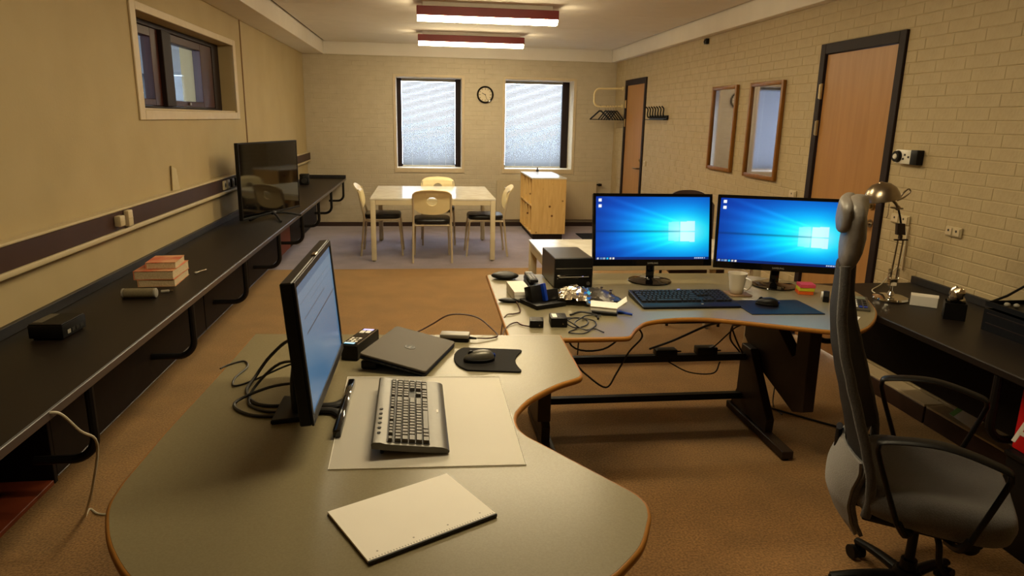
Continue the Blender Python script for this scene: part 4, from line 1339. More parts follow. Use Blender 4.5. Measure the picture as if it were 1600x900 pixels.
ZN, ZF = 0.785, 0.745
nd = thing('wave_desk', 'nearest beige grey wave shaped desk with beech edge, notepad and keyboard on it', 'desk', (0, 0, 0), 0, 'wave shaped work desks')
poly = outline([('l', [(-0.660, 2.688), (0.531, 2.590), (0.522, 2.235)]),
                ('s', [(0.521, 2.185), (0.516, 2.150), (0.495, 2.125), (0.422, 2.077), (0.323, 1.977), (0.266, 1.885), (0.247, 1.818), (0.249, 1.755), (0.267, 1.705)]),
                ('s', [(0.441, 1.441), (0.472, 1.392), (0.484, 1.350), (0.479, 1.308), (0.464, 1.270), (0.428, 1.199), (0.378, 1.141), (0.331, 1.100), (0.22, 1.030), (0.05, 0.985), (-0.15, 0.985), (-0.33, 1.035), (-0.46, 1.115), (-0.546, 1.194), (-0.617, 1.292), (-0.662, 1.382), (-0.688, 1.460), (-0.697, 1.55)]),
                ('l', [(-0.694, 1.814), (-0.675, 2.217)])])
desk_top(nd, poly, ZN, 0.022)
MN = T(3.155, 0, 0) @ R(PI/2, 'Z') @ Matrix.Identity(4)
# local (x, y) -> world (-y, x): forward (-y) points to +x
desk_frame(nd, 1.50, 2.42, MN, ZN)

fd = thing('wave_desk', 'farther wave shaped desk with beech edge carrying the two lit monitors', 'desk', (0, 0, 0), 0, 'wave shaped work desks')
poly = outline([('l', [(0.990, 3.895), (0.358, 3.872), (0.347, 2.756), (0.337, 2.682), (0.810, 2.680)]),
                ('s', [(0.832, 2.682), (0.848, 2.690), (0.862, 2.712), (0.911, 2.800), (0.990, 2.893), (1.126, 2.940), (1.280, 2.940), (1.413, 2.890), (1.60, 2.795), (1.750, 2.722), (1.849, 2.690), (1.943, 2.735), (2.038, 2.823), (2.120, 2.920), (2.190, 3.025), (2.262, 3.18), (2.306, 3.32), (2.318, 3.44), (2.27, 3.515), (2.129, 3.614), (2.029, 3.683), (1.93, 3.775), (1.817, 3.863)])])
desk_top(fd, poly, ZF, 0.022)
desk_frame(fd, 0.590, 1.775, T(0, 0, 0), ZF)
obj('cable_tray', G().mm((1.00, 3.02, 0.690), (1.62, 3.16, 0.7225), 0.008, 2), M_BLACK, fd)

# power bricks on the upper beam and the loose leads under the farther desk
for k, (x, w, lab) in enumerate(((1.295, 0.12, 'flat black power brick lying on the desk beam, left one under the desk'), (1.525, 0.115, 'taller black power brick lying on the desk beam, right one under the desk'))):
    t = thing('power_brick', lab, 'power supply', (x, 3.445, 0.3885), 0, 'power bricks on the desk beam')
    obj('case', G().mm((-w/2, -0.03, 0), (w/2, 0.03, 0.034+0.008*k), 0.005, 2), M_BLACK, t)
    obj('strain_relief', G().cyl((w/2, 0, 0.016), (w/2+0.03, 0, 0.016), 0.006, 0.004, seg=8), M_BLACK, t)
def cable(pts, r, m, label, smooth=6, cat='cable'):
    return tag(obj('cable', G().tube(pts, r, 6, smooth=smooth), m), label, cat)
cable([(1.42, 3.05, 0.688), (1.40, 3.2, 0.62), (1.30, 3.35, 0.50), (1.20, 3.43, 0.428)], 0.006, M_CABLE, 'thick black lead running from the tray to the left power brick')
cable([(0.70, 3.30, 0.70), (0.74, 3.30, 0.50), (0.92, 3.35, 0.46), (1.05, 3.3, 0.58), (1.13, 3.12, 0.686)], 0.005, M_CABLE, 'black cable sagging in a wide bow under the cut out of the far desk')
cable([(1.02, 3.1, 0.69), (1.06, 3.25, 0.62), (1.12, 3.33, 0.53), (1.08, 3.41, 0.42), (1.02, 3.415, 0.30), (0.96, 3.40, 0.225), (0.85, 3.405, 0.30), (0.80, 3.415, 0.35)], 0.005, M_CABLE, 'black cable hanging in a loop below the upper desk beam')
cable([(0.81, 3.28, 0.70), (0.80, 3.38, 0.55), (0.80, 3.415, 0.41)], 0.0035, M_CABLE, 'short thin black lead dropping straight to the beam')
cable([(1.30, 3.415, 0.36), (1.42, 3.40, 0.30), (1.56, 3.40, 0.29), (1.60, 3.415, 0.35)], 0.004, M_CABLE, 'thin black cable drooping below the right power brick')
cable([(1.56, 3.08, 0.688), (1.58, 3.2, 0.64), (1.60, 3.3, 0.60), (1.62, 3.36, 0.50), (1.70, 3.40, 0.41)], 0.005, M_CABLE, 'black cable falling from tray to beam end, right of the bundle')
cable([(1.60, 3.08, 0.688), (1.585, 3.22, 0.62), (1.60, 3.31, 0.58), (1.66, 3.36, 0.48), (1.72, 3.405, 0.40)], 0.005, M_CABLE, 'second black cable of the bundle beside the right desk leg')
cable([(1.54, 3.1, 0.69), (1.60, 3.2, 0.63), (1.595, 3.28, 0.58), (1.55, 3.35, 0.48), (1.545, 3.42, 0.425)], 0.004, M_CABLE, 'black cable curling down to the right power brick')
cable([(1.93, 3.62, 0.006), (2.04, 3.50, 0.006), (2.22, 3.30, 0.006), (2.40, 3.12, 0.006), (2.55, 3.05, 0.006)], 0.006, M_CABLE, 'black cable lying across the carpet behind the swivel chair')
cable([(2.02, 3.45, 0.006), (2.04, 3.60, 0.02), (2.10, 3.68, 0.30), (2.08, 3.70, 0.714)], 0.004, M_CABLE, 'thin black lead rising from the floor to the far desk')

# ---------------------------------------------------------------- far desk: two monitors
def wallpaper(nx=192, ny=108):
    V, F, C = [], [], []
    def f(u, v):
        lx, ly = 0.755, 0.450
        glow = math.exp(-((u-lx)/0.42)**2-((v-ly)/0.36)**2)
        wide = math.exp(-((u-lx)/0.62)**2-((v-ly)/0.75)**2)
        c = [0.0, 0.15+0.33*wide, 0.58+0.38*wide]
        core = math.exp(-((u-lx-0.03)/0.20)**2-((v-ly)/0.25)**2)
        tgt = (0.60*core**1.5, 0.84+0.12*core, 1.0)
        k = min(1, 1.35*glow)
        c = [c[i]*(1-k)+tgt[i]*k for i in range(3)]
        # beams fanning out to the left
        d = lx+0.10-u
        if d > 0.02:
            sl = (v-ly)/(d+0.12)
            for s0, w, a in ((0.62, 0.05, 0.16), (0.40, 0.07, 0.14), (0.20, 0.05, 0.10), (-0.30, 0.06, 0.13), (-0.55, 0.06, 0.12), (-0.12, 0.05, 0.08)):
                b = a*math.exp(-((sl-s0)/w)**2)*math.exp(-d*1.2)
                c = [c[0]+b*0.25, c[1]+b*0.9, c[2]+b]
        if u < 0.74:
            b = 0.34*math.exp(-((v-ly)/0.016)**2)*min(1, max(0, (0.85-abs(u-0.38))*1.3))
            c = [x*(1-b) for x in c]
        if 0.637 < u < 0.872 and 0.285 < v < 0.612:
            tt = (u-0.637)/0.235
            half = 0.150+0.016*tt
            gx = abs(u-0.735) < 0.005
            if abs(v-ly) < half and abs(v-ly) > 0.006 and not gx:
                w = 0.45 if u < 0.735 else 0.95
                c = [c[0]*(1-w)+w*0.80, c[1]*(1-w)+w*0.97, c[2]*(1-w)+w*1.0]
        e = max(abs(2*u-1), abs(2*v-1))
        vg = 1-0.22*max(0, e-0.55)
        c = [x*vg for x in c]
        if v < 0.040:
            c = [0.02, 0.14, 0.40]
            for k in range(6):
                if abs(u-(0.022+0.027*k)) < 0.0085 and abs(v-0.020) < 0.0125:
                    c = [(0.75, 0.78, 0.82), (0.35, 0.5, 0.7), (0.55, 0.65, 0.75), (0.15, 0.75, 0.95), (0.80, 0.80, 0.78), (0.9, 0.88, 0.85)][k]
            if 0.868 < u < 0.965 and abs(v-0.020) < 0.010 and (int(u*170) % 3 != 0):
                c = (0.75, 0.80, 0.88)
        for vv in (0.945, 0.852):
            if abs(u-0.037) < 0.011 and abs(v-vv) < 0.026:
                c = (0.93, 0.95, 0.97)
        return c
    for j in range(ny+1):
        for i in range(nx+1):
            V.append((i/nx, 0, j/ny))
            C.append(lin([min(1, max(0, x)) for x in f(i/nx, j/ny)]))
    for j in range(ny):
        for i in range(nx):
            a = j*(nx+1)+i
            F.append((a, a+1, a+nx+2, a+nx+1))
    return V, F, C

def screen_mesh(name, VFC, w, h, m):
    V, F, C = VFC
    me = bpy.data.meshes.new(name)
    me.from_pydata([((x-0.5)*w, y, z*h) for x, y, z in V], [], F)
    at = me.color_attributes.new('picture', 'FLOAT_COLOR', 'POINT')
    flat = []
    for c in C: flat += [c[0], c[1], c[2], 1.0]
    at.data.foreach_set('color', flat)
    me.materials.append(m)
    return me

WP = wallpaper()
MW, MH = 0.679, 0.400
def monitor(loc, rz, tilt, zb, label, base_y):
    t = thing('computer_monitor', label, 'monitor', loc, rz, 'pair of lit monitors on the far desk')
    Mt = T(0, 0, zb) @ R(-tilt, 'X')
    bs, bt, bb = 0.0155, 0.0175, 0.036
    g = G(); g.mm((-MW/2, 0.001, 0), (MW/2, 0.022, MH), 0.004, M=Mt)
    g.mm((-MW*0.34, 0.021, 0.05), (MW*0.34, 0.050, MH*0.72), 0.014, M=Mt)
    obj('housing', g, M_BLACK, t)
    g = G()
    for a in ((-MW/2, 0, -MW/2+bs, MH), (MW/2-bs, 0, MW/2, MH), (-MW/2+bs, 0, MW/2-bs, bb), (-MW/2+bs, MH-bt, MW/2-bs, MH)):
        g.mm((a[0], -0.006, a[1]), (a[2], 0.0008, a[3]), 0.0012, M=Mt)
    bez = obj('bezel', g, M_BLACKGLOSS, t)
    me = screen_mesh('screen', WP, MW-2*bs, MH-bt-bb, M_SCREEN)
    me.transform(Mt @ T(0, -0.0015, bb))
    link('screen', me, t)
    lettering('SAMSUNG', 0.0135, M_MARK, bez, Mt @ T(0.0, -0.0063, bb*0.42) @ R(PI/2, 'X'), 0.0002)
    g = G()
    g.tube([(0, base_y, 0.014), (0, base_y, 0.075), (0, 0.045, 0.16), (0, 0.04, 0.25)], (lambda u: (0.024, 0.013)), 10, smooth=3, flat=(1, 0, 0))
    obj('neck', g, M_BLACKGLOSS, t)
    g = G().lathe([(0.118, 0), (0.122, 0.003), (0.120, 0.007), (0.085, 0.013), (0.03, 0.018), (0.022, 0.024)], 40, c=(0, base_y, 0))
    obj('round_foot', g, M_BLACKGLOSS, t)
    return t
monitor((1.258, 3.645, ZF+0.0005), math.radians(-0.9), 0.172, 0.840-ZF, 'left one of the two black monitors showing a blue desktop', 0.035)
monitor((1.898, 3.455, ZF+0.0005), math.radians(-19.7), 0.150, 0.846-ZF, 'right one of the two black monitors, turned in, partly behind the swivel chair', 0.085)

# computer tower
pcx = thing('computer_tower', 'small black computer tower left of the lit monitors', 'computer', (0.786, 3.52, ZF+0.0005), math.radians(2.2))
PWD, PDP, PH = 0.208, 0.330, 0.166
obj('case', G().mm((-PWD/2, 0.012, 0.004), (PWD/2, PDP, PH), 0.003), mat('dark_case_metal', (0.19, 0.165, 0.15), 0.32, 0.2, noise=(30, (0.21, 0.18, 0.165))), pcx)
fp = obj('front_panel', G().mm((-PWD/2, 0.0, 0.004), (PWD/2, 0.0115, PH-0.001), 0.004, 2), M_BLACK, pcx)
obj('drive_tray', G().mm((-PWD/2+0.012, -0.003, 0.052), (PWD/2-0.012, 0.0005, 0.078), 0.002), M_BLACKGLOSS, fp)
obj('drive_slot', G().mm((-PWD/2+0.022, -0.0038, 0.063), (PWD/2-0.022, -0.0029, 0.067)), M_MARK, fp)
obj('trim_line', G().mm((-PWD/2+0.006, -0.0015, 0.108), (PWD/2-0.006, 0.0004, 0.113), 0.0005), M_SILVERPL, fp)
obj('power_button', G().cyl((PWD/2-0.024, 0.001, 0.028), (PWD/2-0.024, -0.004, 0.028), 0.010, seg=16), M_SILVERPL, fp)
obj('drive_light', G().mm((0.045, -0.0042, 0.066), (0.052, -0.0036, 0.069)), M_LEDBLUE, fp)
for sx in (-1, 1):
    for yy in (0.03, PDP-0.03):
        obj('foot', G().cyl((sx*0.085, yy, 0), (sx*0.085, yy, 0.0042), 0.010, seg=10), M_BLACK, pcx)

# ---------------------------------------------------------------- keyboards
def keyrow(widths, x0, gap=0.0025, u=0.019):
    out, x = [], x0
    for w in widths:
        if w > 0: out.append((x+w*u/2, w*u-gap))
        x += abs(w)*u
    return out
def key_layout():
    """(x, row, width) in metres from the left end; rows 0..5 from the front"""
    L = []
    rows = [
        [1.5, 1, 1.25, 6.5, 1.25, 1, 1, 1.5], [2.25, 1, 1, 1, 1, 1, 1, 1, 1, 1, 1, 2.75],
        [1.75, 1, 1, 1, 1, 1, 1, 1, 1, 1, 1, 1, 2.25], [1.5, 1, 1, 1, 1, 1, 1, 1, 1, 1, 1, 1, 1, 1.5],
        [1, 1, 1, 1, 1, 1, 1, 1, 1, 1, 1, 1, 1, 2], [1, -0.75, 1, 1, 1, 1, -0.5, 1, 1, 1, 1, -0.5, 1, 1, 1, 1, -0.25]]
    nav = [[1, 1, 1], [-1, 1, -1], [], [1, 1, 1], [1, 1, 1], [1, 1, 1]]
    num = [[2, 1, 1], [1, 1, 1, 1], [1, 1, 1, 1], [1, 1, 1, 1], [1, 1, 1, 1], [1, 1, 1, 1]]
    for r in range(6):
        for x, w in keyrow(rows[r], 0.0): L.append((x, r, w))
        for x, w in keyrow(nav[r], 15.3*0.019): L.append((x, r, w))
        for x, w in keyrow(num[r], 18.6*0.019): L.append((x, r, w))
    return L
KL = key_layout()

# near keyboard: silver, with wrist rest, keys built one by one
kb = thing('keyboard', 'silver and dark grey keyboard on the clear desk mat', 'keyboard', (-0.045, 1.842, ZN+0.0025), PI/2+math.radians(0.8))
KW = 0.452
sl = math.atan2(0.017, 0.14)
prof = [(-0.098, 0.004), (-0.099, 0.009), (-0.094, 0.014), (-0.080, 0.019), (-0.058, 0.0225), (-0.050, 0.0222), (0.060, 0.0352), (0.075, 0.0405), (0.092, 0.0410), (0.097, 0.036), (0.096, 0.024), (0.060, 0.018), (-0.06, 0.004)]
MXP = Matrix(((0, 0, 1, 0), (1, 0, 0, 0), (0, 1, 0, 0), (0, 0, 0, 1)))
g = G().prism(prof, -KW/2, KW/2, 0.0)
bmesh.ops.transform(g.bm, matrix=MXP, verts=g.bm.verts)
obj('body', g, M_SILVERPL, kb)
g = G().prism([(-0.0495, 0.0226), (0.0600, 0.0356), (0.0600, 0.0362), (-0.0495, 0.0232)], -KW/2+0.012, KW/2-0.012)
bmesh.ops.transform(g.bm, matrix=MXP, verts=g.bm.verts)
obj('key_bed', g, M_BLACK, kb)
def keycap(w, d=0.0162, h=0.0075):
    g = G()
    b = [(-w/2, -d/2), (w/2, -d/2), (w/2, d/2), (-w/2, d/2)]
    i = 0.0022
    t = [(-w/2+i, -d/2+i), (w/2-i, -d/2+i), (w/2-i, d/2-i*0.7), (-w/2+i, d/2-i*0.7)]
    B = [g.bm.verts.new((x, y, 0)) for x, y in b]
    Tt = [g.bm.verts.new((x, y, h)) for x, y in t]
    g.bm.faces.new(Tt)
    for k in range(4):
        j = (k+1) % 4
        g.bm.faces.new((B[k], B[j], Tt[j], Tt[k]))
    return g.mesh('key', M_KEYS)
CAPS = {}
rowy = [-0.0405, -0.0225, -0.0045, 0.0135, 0.0315, 0.0505]
ks = (KW-0.030)/(22.6*0.019)
for x, r, w in KL:
    w2 = round(w*ks, 4)
    key = (w2, r == 5)
    if key not in CAPS: CAPS[key] = keycap(w2, 0.0162 if r < 5 else 0.0115)
    o = link('key', CAPS[key], kb)
    o.location = (-KW/2+0.015+x*ks, rowy[r], 0.0229+(rowy[r]+0.0495)*0.1187+0.0008)
    o.rotation_euler = (math.atan(0.1187), 0, 0)
for k in range(6):
    obj('media_button', G().cyl((-0.17+0.03*k, 0.080, 0.0412), (-0.17+0.03*k, 0.080, 0.0428), 0.005, seg=10), M_DKMARK, kb)
obj('wrist_emblem', G().mm((-0.012, -0.078, 0.0198), (0.010, -0.073, 0.0208)), M_PAPER, kb)
for s in (-1, 1):
    obj('tilt_foot', G().mm((s*0.19-0.018, 0.068, 0.0), (s*0.19+0.018, 0.076, 0.022), 0.002), M_BLACK, kb)

# far keyboard: black, keys too small to tell apart
fk = thing('keyboard', 'black keyboard with wrist rest in front of the lit monitors', 'keyboard', (1.285, 3.235, ZF+0.0005), math.radians(-0.5))
obj('body', G().prism([(-0.145, 0.003), (-0.146, 0.010), (-0.130, 0.014), (-0.085, 0.016), (0.120, 0.030), (0.126, 0.028), (0.126, 0.004)], -0.245, 0.245, 0.001, M=MXP), M_BLACK, fk)
obj('side_trim', G().prism([(-0.143, 0.011), (-0.083, 0.0165), (0.122, 0.0305), (0.122, 0.033), (-0.083, 0.019), (-0.143, 0.0135)], -0.2495, -0.2455, 0.0005, M=MXP), M_SILVERPL, fk)
V, F = [], []
for x, r, w in KL:
    xx = -0.235+x*0.465/0.43; w2 = w*1.06; yy = -0.062+r*0.0285+(0.004 if r == 5 else 0)
    zz_ = 0.0175+(yy+0.085)*0.0683
    n0 = len(V)
    for dz, i in ((0, 0), (0.006, 0.0025)):
        V += [(xx-w2/2+i, yy-0.0115+i, zz_+dz), (xx+w2/2-i, yy-0.0115+i, zz_+dz), (xx+w2/2-i, yy+0.0115-i, zz_+dz+0.0015), (xx-w2/2+i, yy+0.0115-i, zz_+dz+0.0015)]
    F += [(n0+4, n0+5, n0+6, n0+7)]+[(n0+k, n0+(k+1) % 4, n0+4+(k+1) % 4, n0+4+k) for k in range(4)]
me = bpy.data.meshes.new('keys'); me.from_pydata(V, [], F); me.materials.append(M_KEYBLACK)
tag(link('keys', me, fk), kind='stuff')
obj('wrist_emblem', G().cyl((0.06, -0.115, 0.0152), (0.06, -0.115, 0.0162), 0.006, seg=14), M_MARK, fk)
obj('status_light', G().mm((0.015, 0.1215, 0.0305), (0.03, 0.1255, 0.0325)), M_LEDBLUE, fk)

# ---------------------------------------------------------------- mice and pads
def mouse(loc, rz, label, m_top, m_side, lit):
    t = thing('computer_mouse', label, 'mouse', loc, rz)
    def top(u, v):
        a = 2*PI*u
        s = math.sin(PI/2*v)
        x = 0.030*math.cos(a)*s*(1-0.10*math.sin(a))
        y = 0.055*math.sin(a)*s
        hump = 0.036*math.cos(PI/2*v)**0.7*(1-0.18*math.sin(a)*s)
        return (x, y, 0.003+hump)
    g = G().sheet(top, 28, 9)
    bmesh.ops.remove_doubles(g.bm, verts=g.bm.verts, dist=0.0003)
    obj('shell', g, m_top, t, 60)
    g = G(); g.prism([(0.031*math.cos(2*PI*k/28)*(1-0.1*math.sin(2*PI*k/28)), 0.056*math.sin(2*PI*k/28)) for k in range(28)], 0.0, 0.012, 0.002)
    obj('skirt', g, m_side, t)
    obj('wheel', G().cyl((-0.004, 0.030, 0.029), (0.004, 0.030, 0.029), 0.010, seg=16), M_BLACK, t)
    if lit:
        obj('blue_tail', G().box((0, -0.054, 0.018), (0.018, 0.006, 0.014), 0.003), M_BLUE, t)
    return t
mouse((0.186, 2.300, ZN+0.0065), math.radians(96), 'grey topped black mouse on the notched mouse pad', M_SILVERPL, M_BLACK, True)
mouse((1.680, 3.125, ZF+0.0045), math.radians(62), 'black mouse on the dark blue pad by the right monitor', M_BLACK, M_BLACK, True)
poly = [(0.140, 2.452)]
for k in range(1, 8):
    a = PI*k/8
    poly.append((0.150-0.052*math.sin(a), 2.335+0.117*math.cos(a)))
poly += [(0.140, 2.214), (0.312, 2.184), (0.320, 2.187), (0.322, 2.196)]
for k in range(0, 7):
    t = k/6
    poly.append((0.322+0.028*t-0.022*math.sin(PI*t), 2.205+0.190*t))
poly += [(0.352, 2.402), (0.350, 2.411), (0.342, 2.415)]
tag(obj('mouse_pad', G().prism(poly, ZN+0.0005, ZN+0.006, 0.0015), M_PAD), 'black mouse pad with rounded left end and notched right end', 'mouse pad')
tag(obj('mouse_pad', G().prism([(1.534, 3.227), (1.528, 2.970), (1.887, 2.954), (1.890, 3.217)], ZF+0.0005, ZF+0.004, 0.001), M_PADBLUE), 'thin rectangular dark blue mouse pad on the far desk', 'mouse pad')

# clear desk mat
dmat = tag(obj('desk_mat', G().prism([(-0.256, 2.185), (-0.238, 1.564), (0.244, 1.546), (0.241, 2.148)], ZN+0.0004, ZN+0.0020, 0.0005), M_MATCLEAR), 'milky clear vinyl desk mat under the silver keyboard', 'desk mat')
g = G()
cs = [Vector((-0.256, 2.185, ZN+0.0022)), Vector((-0.238, 1.564, ZN+0.0022)), Vector((0.244, 1.546, ZN+0.0022)), Vector((0.241, 2.148, ZN+0.0022))]
g.tube(cs, 0.0013, 6, closed=True)
obj('welt', g, M_PAPER, dmat)

# notepad
npd = thing('notepad', 'white squared A4 notepad with punched perforated margin on the near desk', 'notepad', (-0.034, 1.347, ZN+0.0005), math.radians(28.7))
obj('card_back', G().mm((-0.149, -0.106, 0.0), (0.149, 0.104, 0.0015)), M_DKMARK, npd)
obj('paper_block', G().mm((-0.148, -0.1035, 0.0016), (0.148, 0.1035, 0.0068), 0.0004), M_PAGES, npd)
obj('binding', G().mm((-0.149, -0.109, 0.0005), (0.149, -0.1037, 0.0082), 0.001), M_DKMARK, npd)
obj('top_sheet', G().mm((-0.1482, -0.1033, 0.0069), (0.1482, 0.1038, 0.0074)), M_PAPER, npd)
for k in range(4):
    obj('punch_hole', G().cyl((-0.12+0.08*k, -0.084, 0.00742), (-0.12+0.08*k, -0.084, 0.0076), 0.0022, seg=10), M_MARK, npd)
g = G()
for k in range(46):
    g.mm((-0.1435+k*0.00635, -0.1015, 0.00742), (-0.1415+k*0.00635, -0.0975, 0.0076))
obj('perforation', g, M_MARK, npd)

# ---------------------------------------------------------------- near monitor
nm = thing('computer_monitor', 'near black monitor seen nearly edge on with a pale blue page', 'monitor', (-0.277, 1.922, ZN+0.0005), math.radians(89.4))
w, h, zb, tl = 0.597, 0.365, 0.089, 0.079
Mt = T(0, 0, zb) @ R(-tl, 'X')
g = G(); g.mm((-w/2, 0.001, 0), (w/2, 0.030, h), 0.003, M=Mt)
g.mm((-w*0.32, 0.029, 0.03), (w*0.32, 0.058, h*0.70), 0.012, M=Mt)
obj('housing', g, M_BLACK, nm)
g = G()
bs = 0.017
for a in ((-w/2, 0, -w/2+bs, h), (w/2-bs, 0, w/2, h), (-w/2+bs, 0, w/2-bs, 0.022), (-w/2+bs, h-bs, w/2-bs, h)):
    g.mm((a[0], -0.005, a[1]), (a[2], 0.0008, a[3]), 0.001, M=Mt)
obj('bezel', g, M_BLACK, nm)
def page(nx=60, ny=150):
    V, F, C = [], [], []
    for j in range(ny+1):
        for i in range(nx+1):
            u, v = i/nx, j/ny
            V.append((u, 0, v))
            t = v**0.9
            c = [0.25+0.24*t, 0.43+0.14*t, 0.58+0.06*t]
            if 0.12 < u < 0.97 and 0.575 < v < 0.592: c = [x*0.58 for x in c]
            if 0.10 < u < 0.70 and 0.70 < v < 0.714: c = [x*0.80 for x in c]
            if 0.05 < u < 0.9 and 0.84 < v < 0.852: c = [x*0.84 for x in c]
            if v > 0.93: c = [0.36, 0.46, 0.56]
            if 0.78 < v < 0.79 and u > 0.3: c = [x*0.88 for x in c]
            if u < 0.02 or u > 0.985: c = [x*1.12 for x in c]
            C.append(lin(c))
    for j in range(ny):
        for i in range(nx):
            a = j*(nx+1)+i
            F.append((a, a+1, a+nx+2, a+nx+1))
    return V, F, C
me = screen_mesh('screen', page(), w-2*bs, h-bs-0.022, M_SCREEN2)
me.transform(Mt @ T(0, -0.0012, 0.022))
link('screen', me, nm)
obj('camera_lens', G().box((0.05, 0.004, h+0.002), (0.035, 0.014, 0.006), 0.002, M=Mt), M_STEEL, nm)
g = G(); g.tube([(0, 0.095, 0.010), (0, 0.095, 0.10), (0, 0.075, 0.20), (0, 0.05, 0.27)], (lambda u: (0.035, 0.014)), 10, smooth=3, flat=(1, 0, 0))
obj('neck', g, M_BLACK, nm)
obj('front_bar', G().mm((-0.187, -0.052, 0.0), (0.187, -0.030, 0.026), 0.005, 2), M_BLACKGLOSS, nm)
g = G()
for s in (-1, 1):
    g.tube([(s*0.05, -0.035, 0.008), (s*0.022, -0.010, 0.008), (s*0.016, 0.04, 0.008), (s*0.03, 0.095, 0.008)], (lambda u: (0.016, 0.007)), 8, smooth=4, flat=(1, 0, 0))
g.prism([(-0.075, 0.075), (0.075, 0.075), (0.09, 0.15), (-0.09, 0.15)], 0.0005, 0.014, 0.003)
obj('foot', g, M_BLACK, nm)

# black leads behind the near monitor
cable([(-0.335, 1.98, 0.93), (-0.42, 2.15, 0.93), (-0.50, 2.20, 0.86), (-0.545, 2.17, 0.80), (-0.55, 2.08, 0.790), (-0.50, 1.98, 0.790), (-0.42, 1.96, 0.790), (-0.37, 2.0, 0.80)], 0.0055, M_CABLE, 'thickest black monitor lead looping behind the near monitor')
cable([(-0.345, 2.02, 0.90), (-0.45, 2.10, 0.87), (-0.52, 2.06, 0.81), (-0.515, 1.97, 0.790), (-0.43, 1.91, 0.791), (-0.36, 1.94, 0.80)], 0.0045, M_CABLE, 'inner black loop of lead behind the near monitor')
cable([(-0.34, 2.05, 0.89), (-0.44, 2.2, 0.83), (-0.55, 2.16, 0.793), (-0.60, 2.13, 0.789), (-0.615, 2.20, 0.789), (-0.60, 2.30, 0.789), (-0.625, 2.36, 0.789), (-0.665, 2.33, 0.789), (-0.685, 2.29, 0.789)], 0.0032, M_CABLE, 'thin black wire with a loose curled end at the desk edge')
cable([(-0.35, 2.02, 0.84), (-0.47, 2.03, 0.82), (-0.56, 1.98, 0.793), (-0.50, 1.90, 0.790), (-0.40, 1.88, 0.79)], 0.0048, M_CABLE, 'black lead lying flat in a low bow behind the near monitor')

# ---------------------------------------------------------------- laptop and gadgets on the near desk
lp = thing('laptop', 'closed dark grey laptop with a round logo, tilted on its battery', 'laptop', (0.052, 2.322, ZN+0.0003), math.radians(-20))
Ml = R(math.radians(10.1), 'Y')
a_, b_ = 0.240, 0.330
def rrect(x0, y0, x1, y1, r, n=5):
    out = []
    for cx, cy, a0 in ((x1-r, y0+r, -PI/2), (x1-r, y1-r, 0), (x0+r, y1-r, PI/2), (x0+r, y0+r, PI)):
        for k in range(n+1):
            t = a0+PI/2*k/n
            out.append((cx+r*math.cos(t), cy+r*math.sin(t)))
    return out
obj('base', G().prism(rrect(-a_, -b_/2, 0, b_/2, 0.010), 0.001, 0.012, 0.003, M=Ml), M_BLACK, lp)
lid = obj('lid', G().prism(rrect(-a_, -b_/2, 0, b_/2, 0.012), 0.0135, 0.021, 0.002, M=Ml), M_LID, lp)
obj('lid_gasket', G().prism(rrect(-a_+0.004, -b_/2+0.004, -0.004, b_/2-0.004, 0.01), 0.0118, 0.0137, M=Ml), M_BLACK, lp)
obj('logo_disc', G().cyl((-a_/2, 0, 0.0210), (-a_/2, 0, 0.0218), 0.0205, seg=28, M=Ml), M_BLACK, lid)
obj('logo_ring', G().tube([(-a_/2+0.0165*math.cos(2*PI*k/28), 0.0165*math.sin(2*PI*k/28), 0.0219) for k in range(28)], 0.0009, 6, closed=True, M=Ml), M_MARK, lid)
lettering('DELL', 0.0105, M_MARK, lid, Ml @ T(-a_/2, 0, 0.0220) @ R(PI/2, 'Z'), 0.0001)
obj('battery', G().mm((-0.236, -0.150, 0.0005), (-0.180, 0.150, 0.030), 0.006, 2), M_BLACK, lp)
for k in range(5):
    obj('vent', G().mm((-0.16+0.022*k, -b_/2-0.0006, 0.004), (-0.145+0.022*k, -b_/2+0.0006, 0.009), M=Ml), M_DKMARK, lp)

ph = thing('handset_dock', 'black desk phone body with white keys and lit blue displays', 'phone', (-0.238, 2.455, ZN+0.0005), math.radians(-15.5))
obj('body', G().prism([(-0.108, 0.0), (0.118, 0.0), (0.118, 0.046), (0.112, 0.050), (-0.104, 0.058), (-0.110, 0.054)], -0.031, 0.031, 0.003, M=MXP), M_BLACK, ph)
Mp = T(0, 0, 0.0545) @ R(math.radians(-2.1), 'X')
obj('face_plate', G().mm((-0.026, -0.100, 0.0), (0.026, 0.106, 0.0018), 0.0006, M=Mp), M_BLACKGLOSS, ph)
obj('display', G().mm((-0.020, 0.080, 0.0019), (0.020, 0.100, 0.0024), M=Mp), M_LEDBLUE, ph)
obj('display', G().mm((-0.021, -0.103, 0.0019), (0.016, -0.088, 0.0030), M=Mp), M_LEDCYAN, ph)
for j in range(3):
    for i in range(3):
        obj('key', G().mm((-0.019+0.0135*i, -0.080+0.021*j, 0.0019), (-0.009+0.0135*i, -0.066+0.021*j, 0.0034), 0.0006, M=Mp), M_PAPER if (i+j) % 3 else M_GREYPL, ph)
obj('soft_key', G().mm((-0.020, 0.040, 0.0019), (-0.002, 0.072, 0.0032), 0.0006, M=Mp), M_PAPER, ph)
obj('soft_key', G().mm((0.002, 0.044, 0.0019), (0.020, 0.074, 0.0032), 0.0006, M=Mp), M_PAPER, ph)
obj('edge_strip', G().mm((0.0275, -0.104, -0.001), (0.0305, 0.110, 0.0015), M=Mp), M_STEEL, ph)

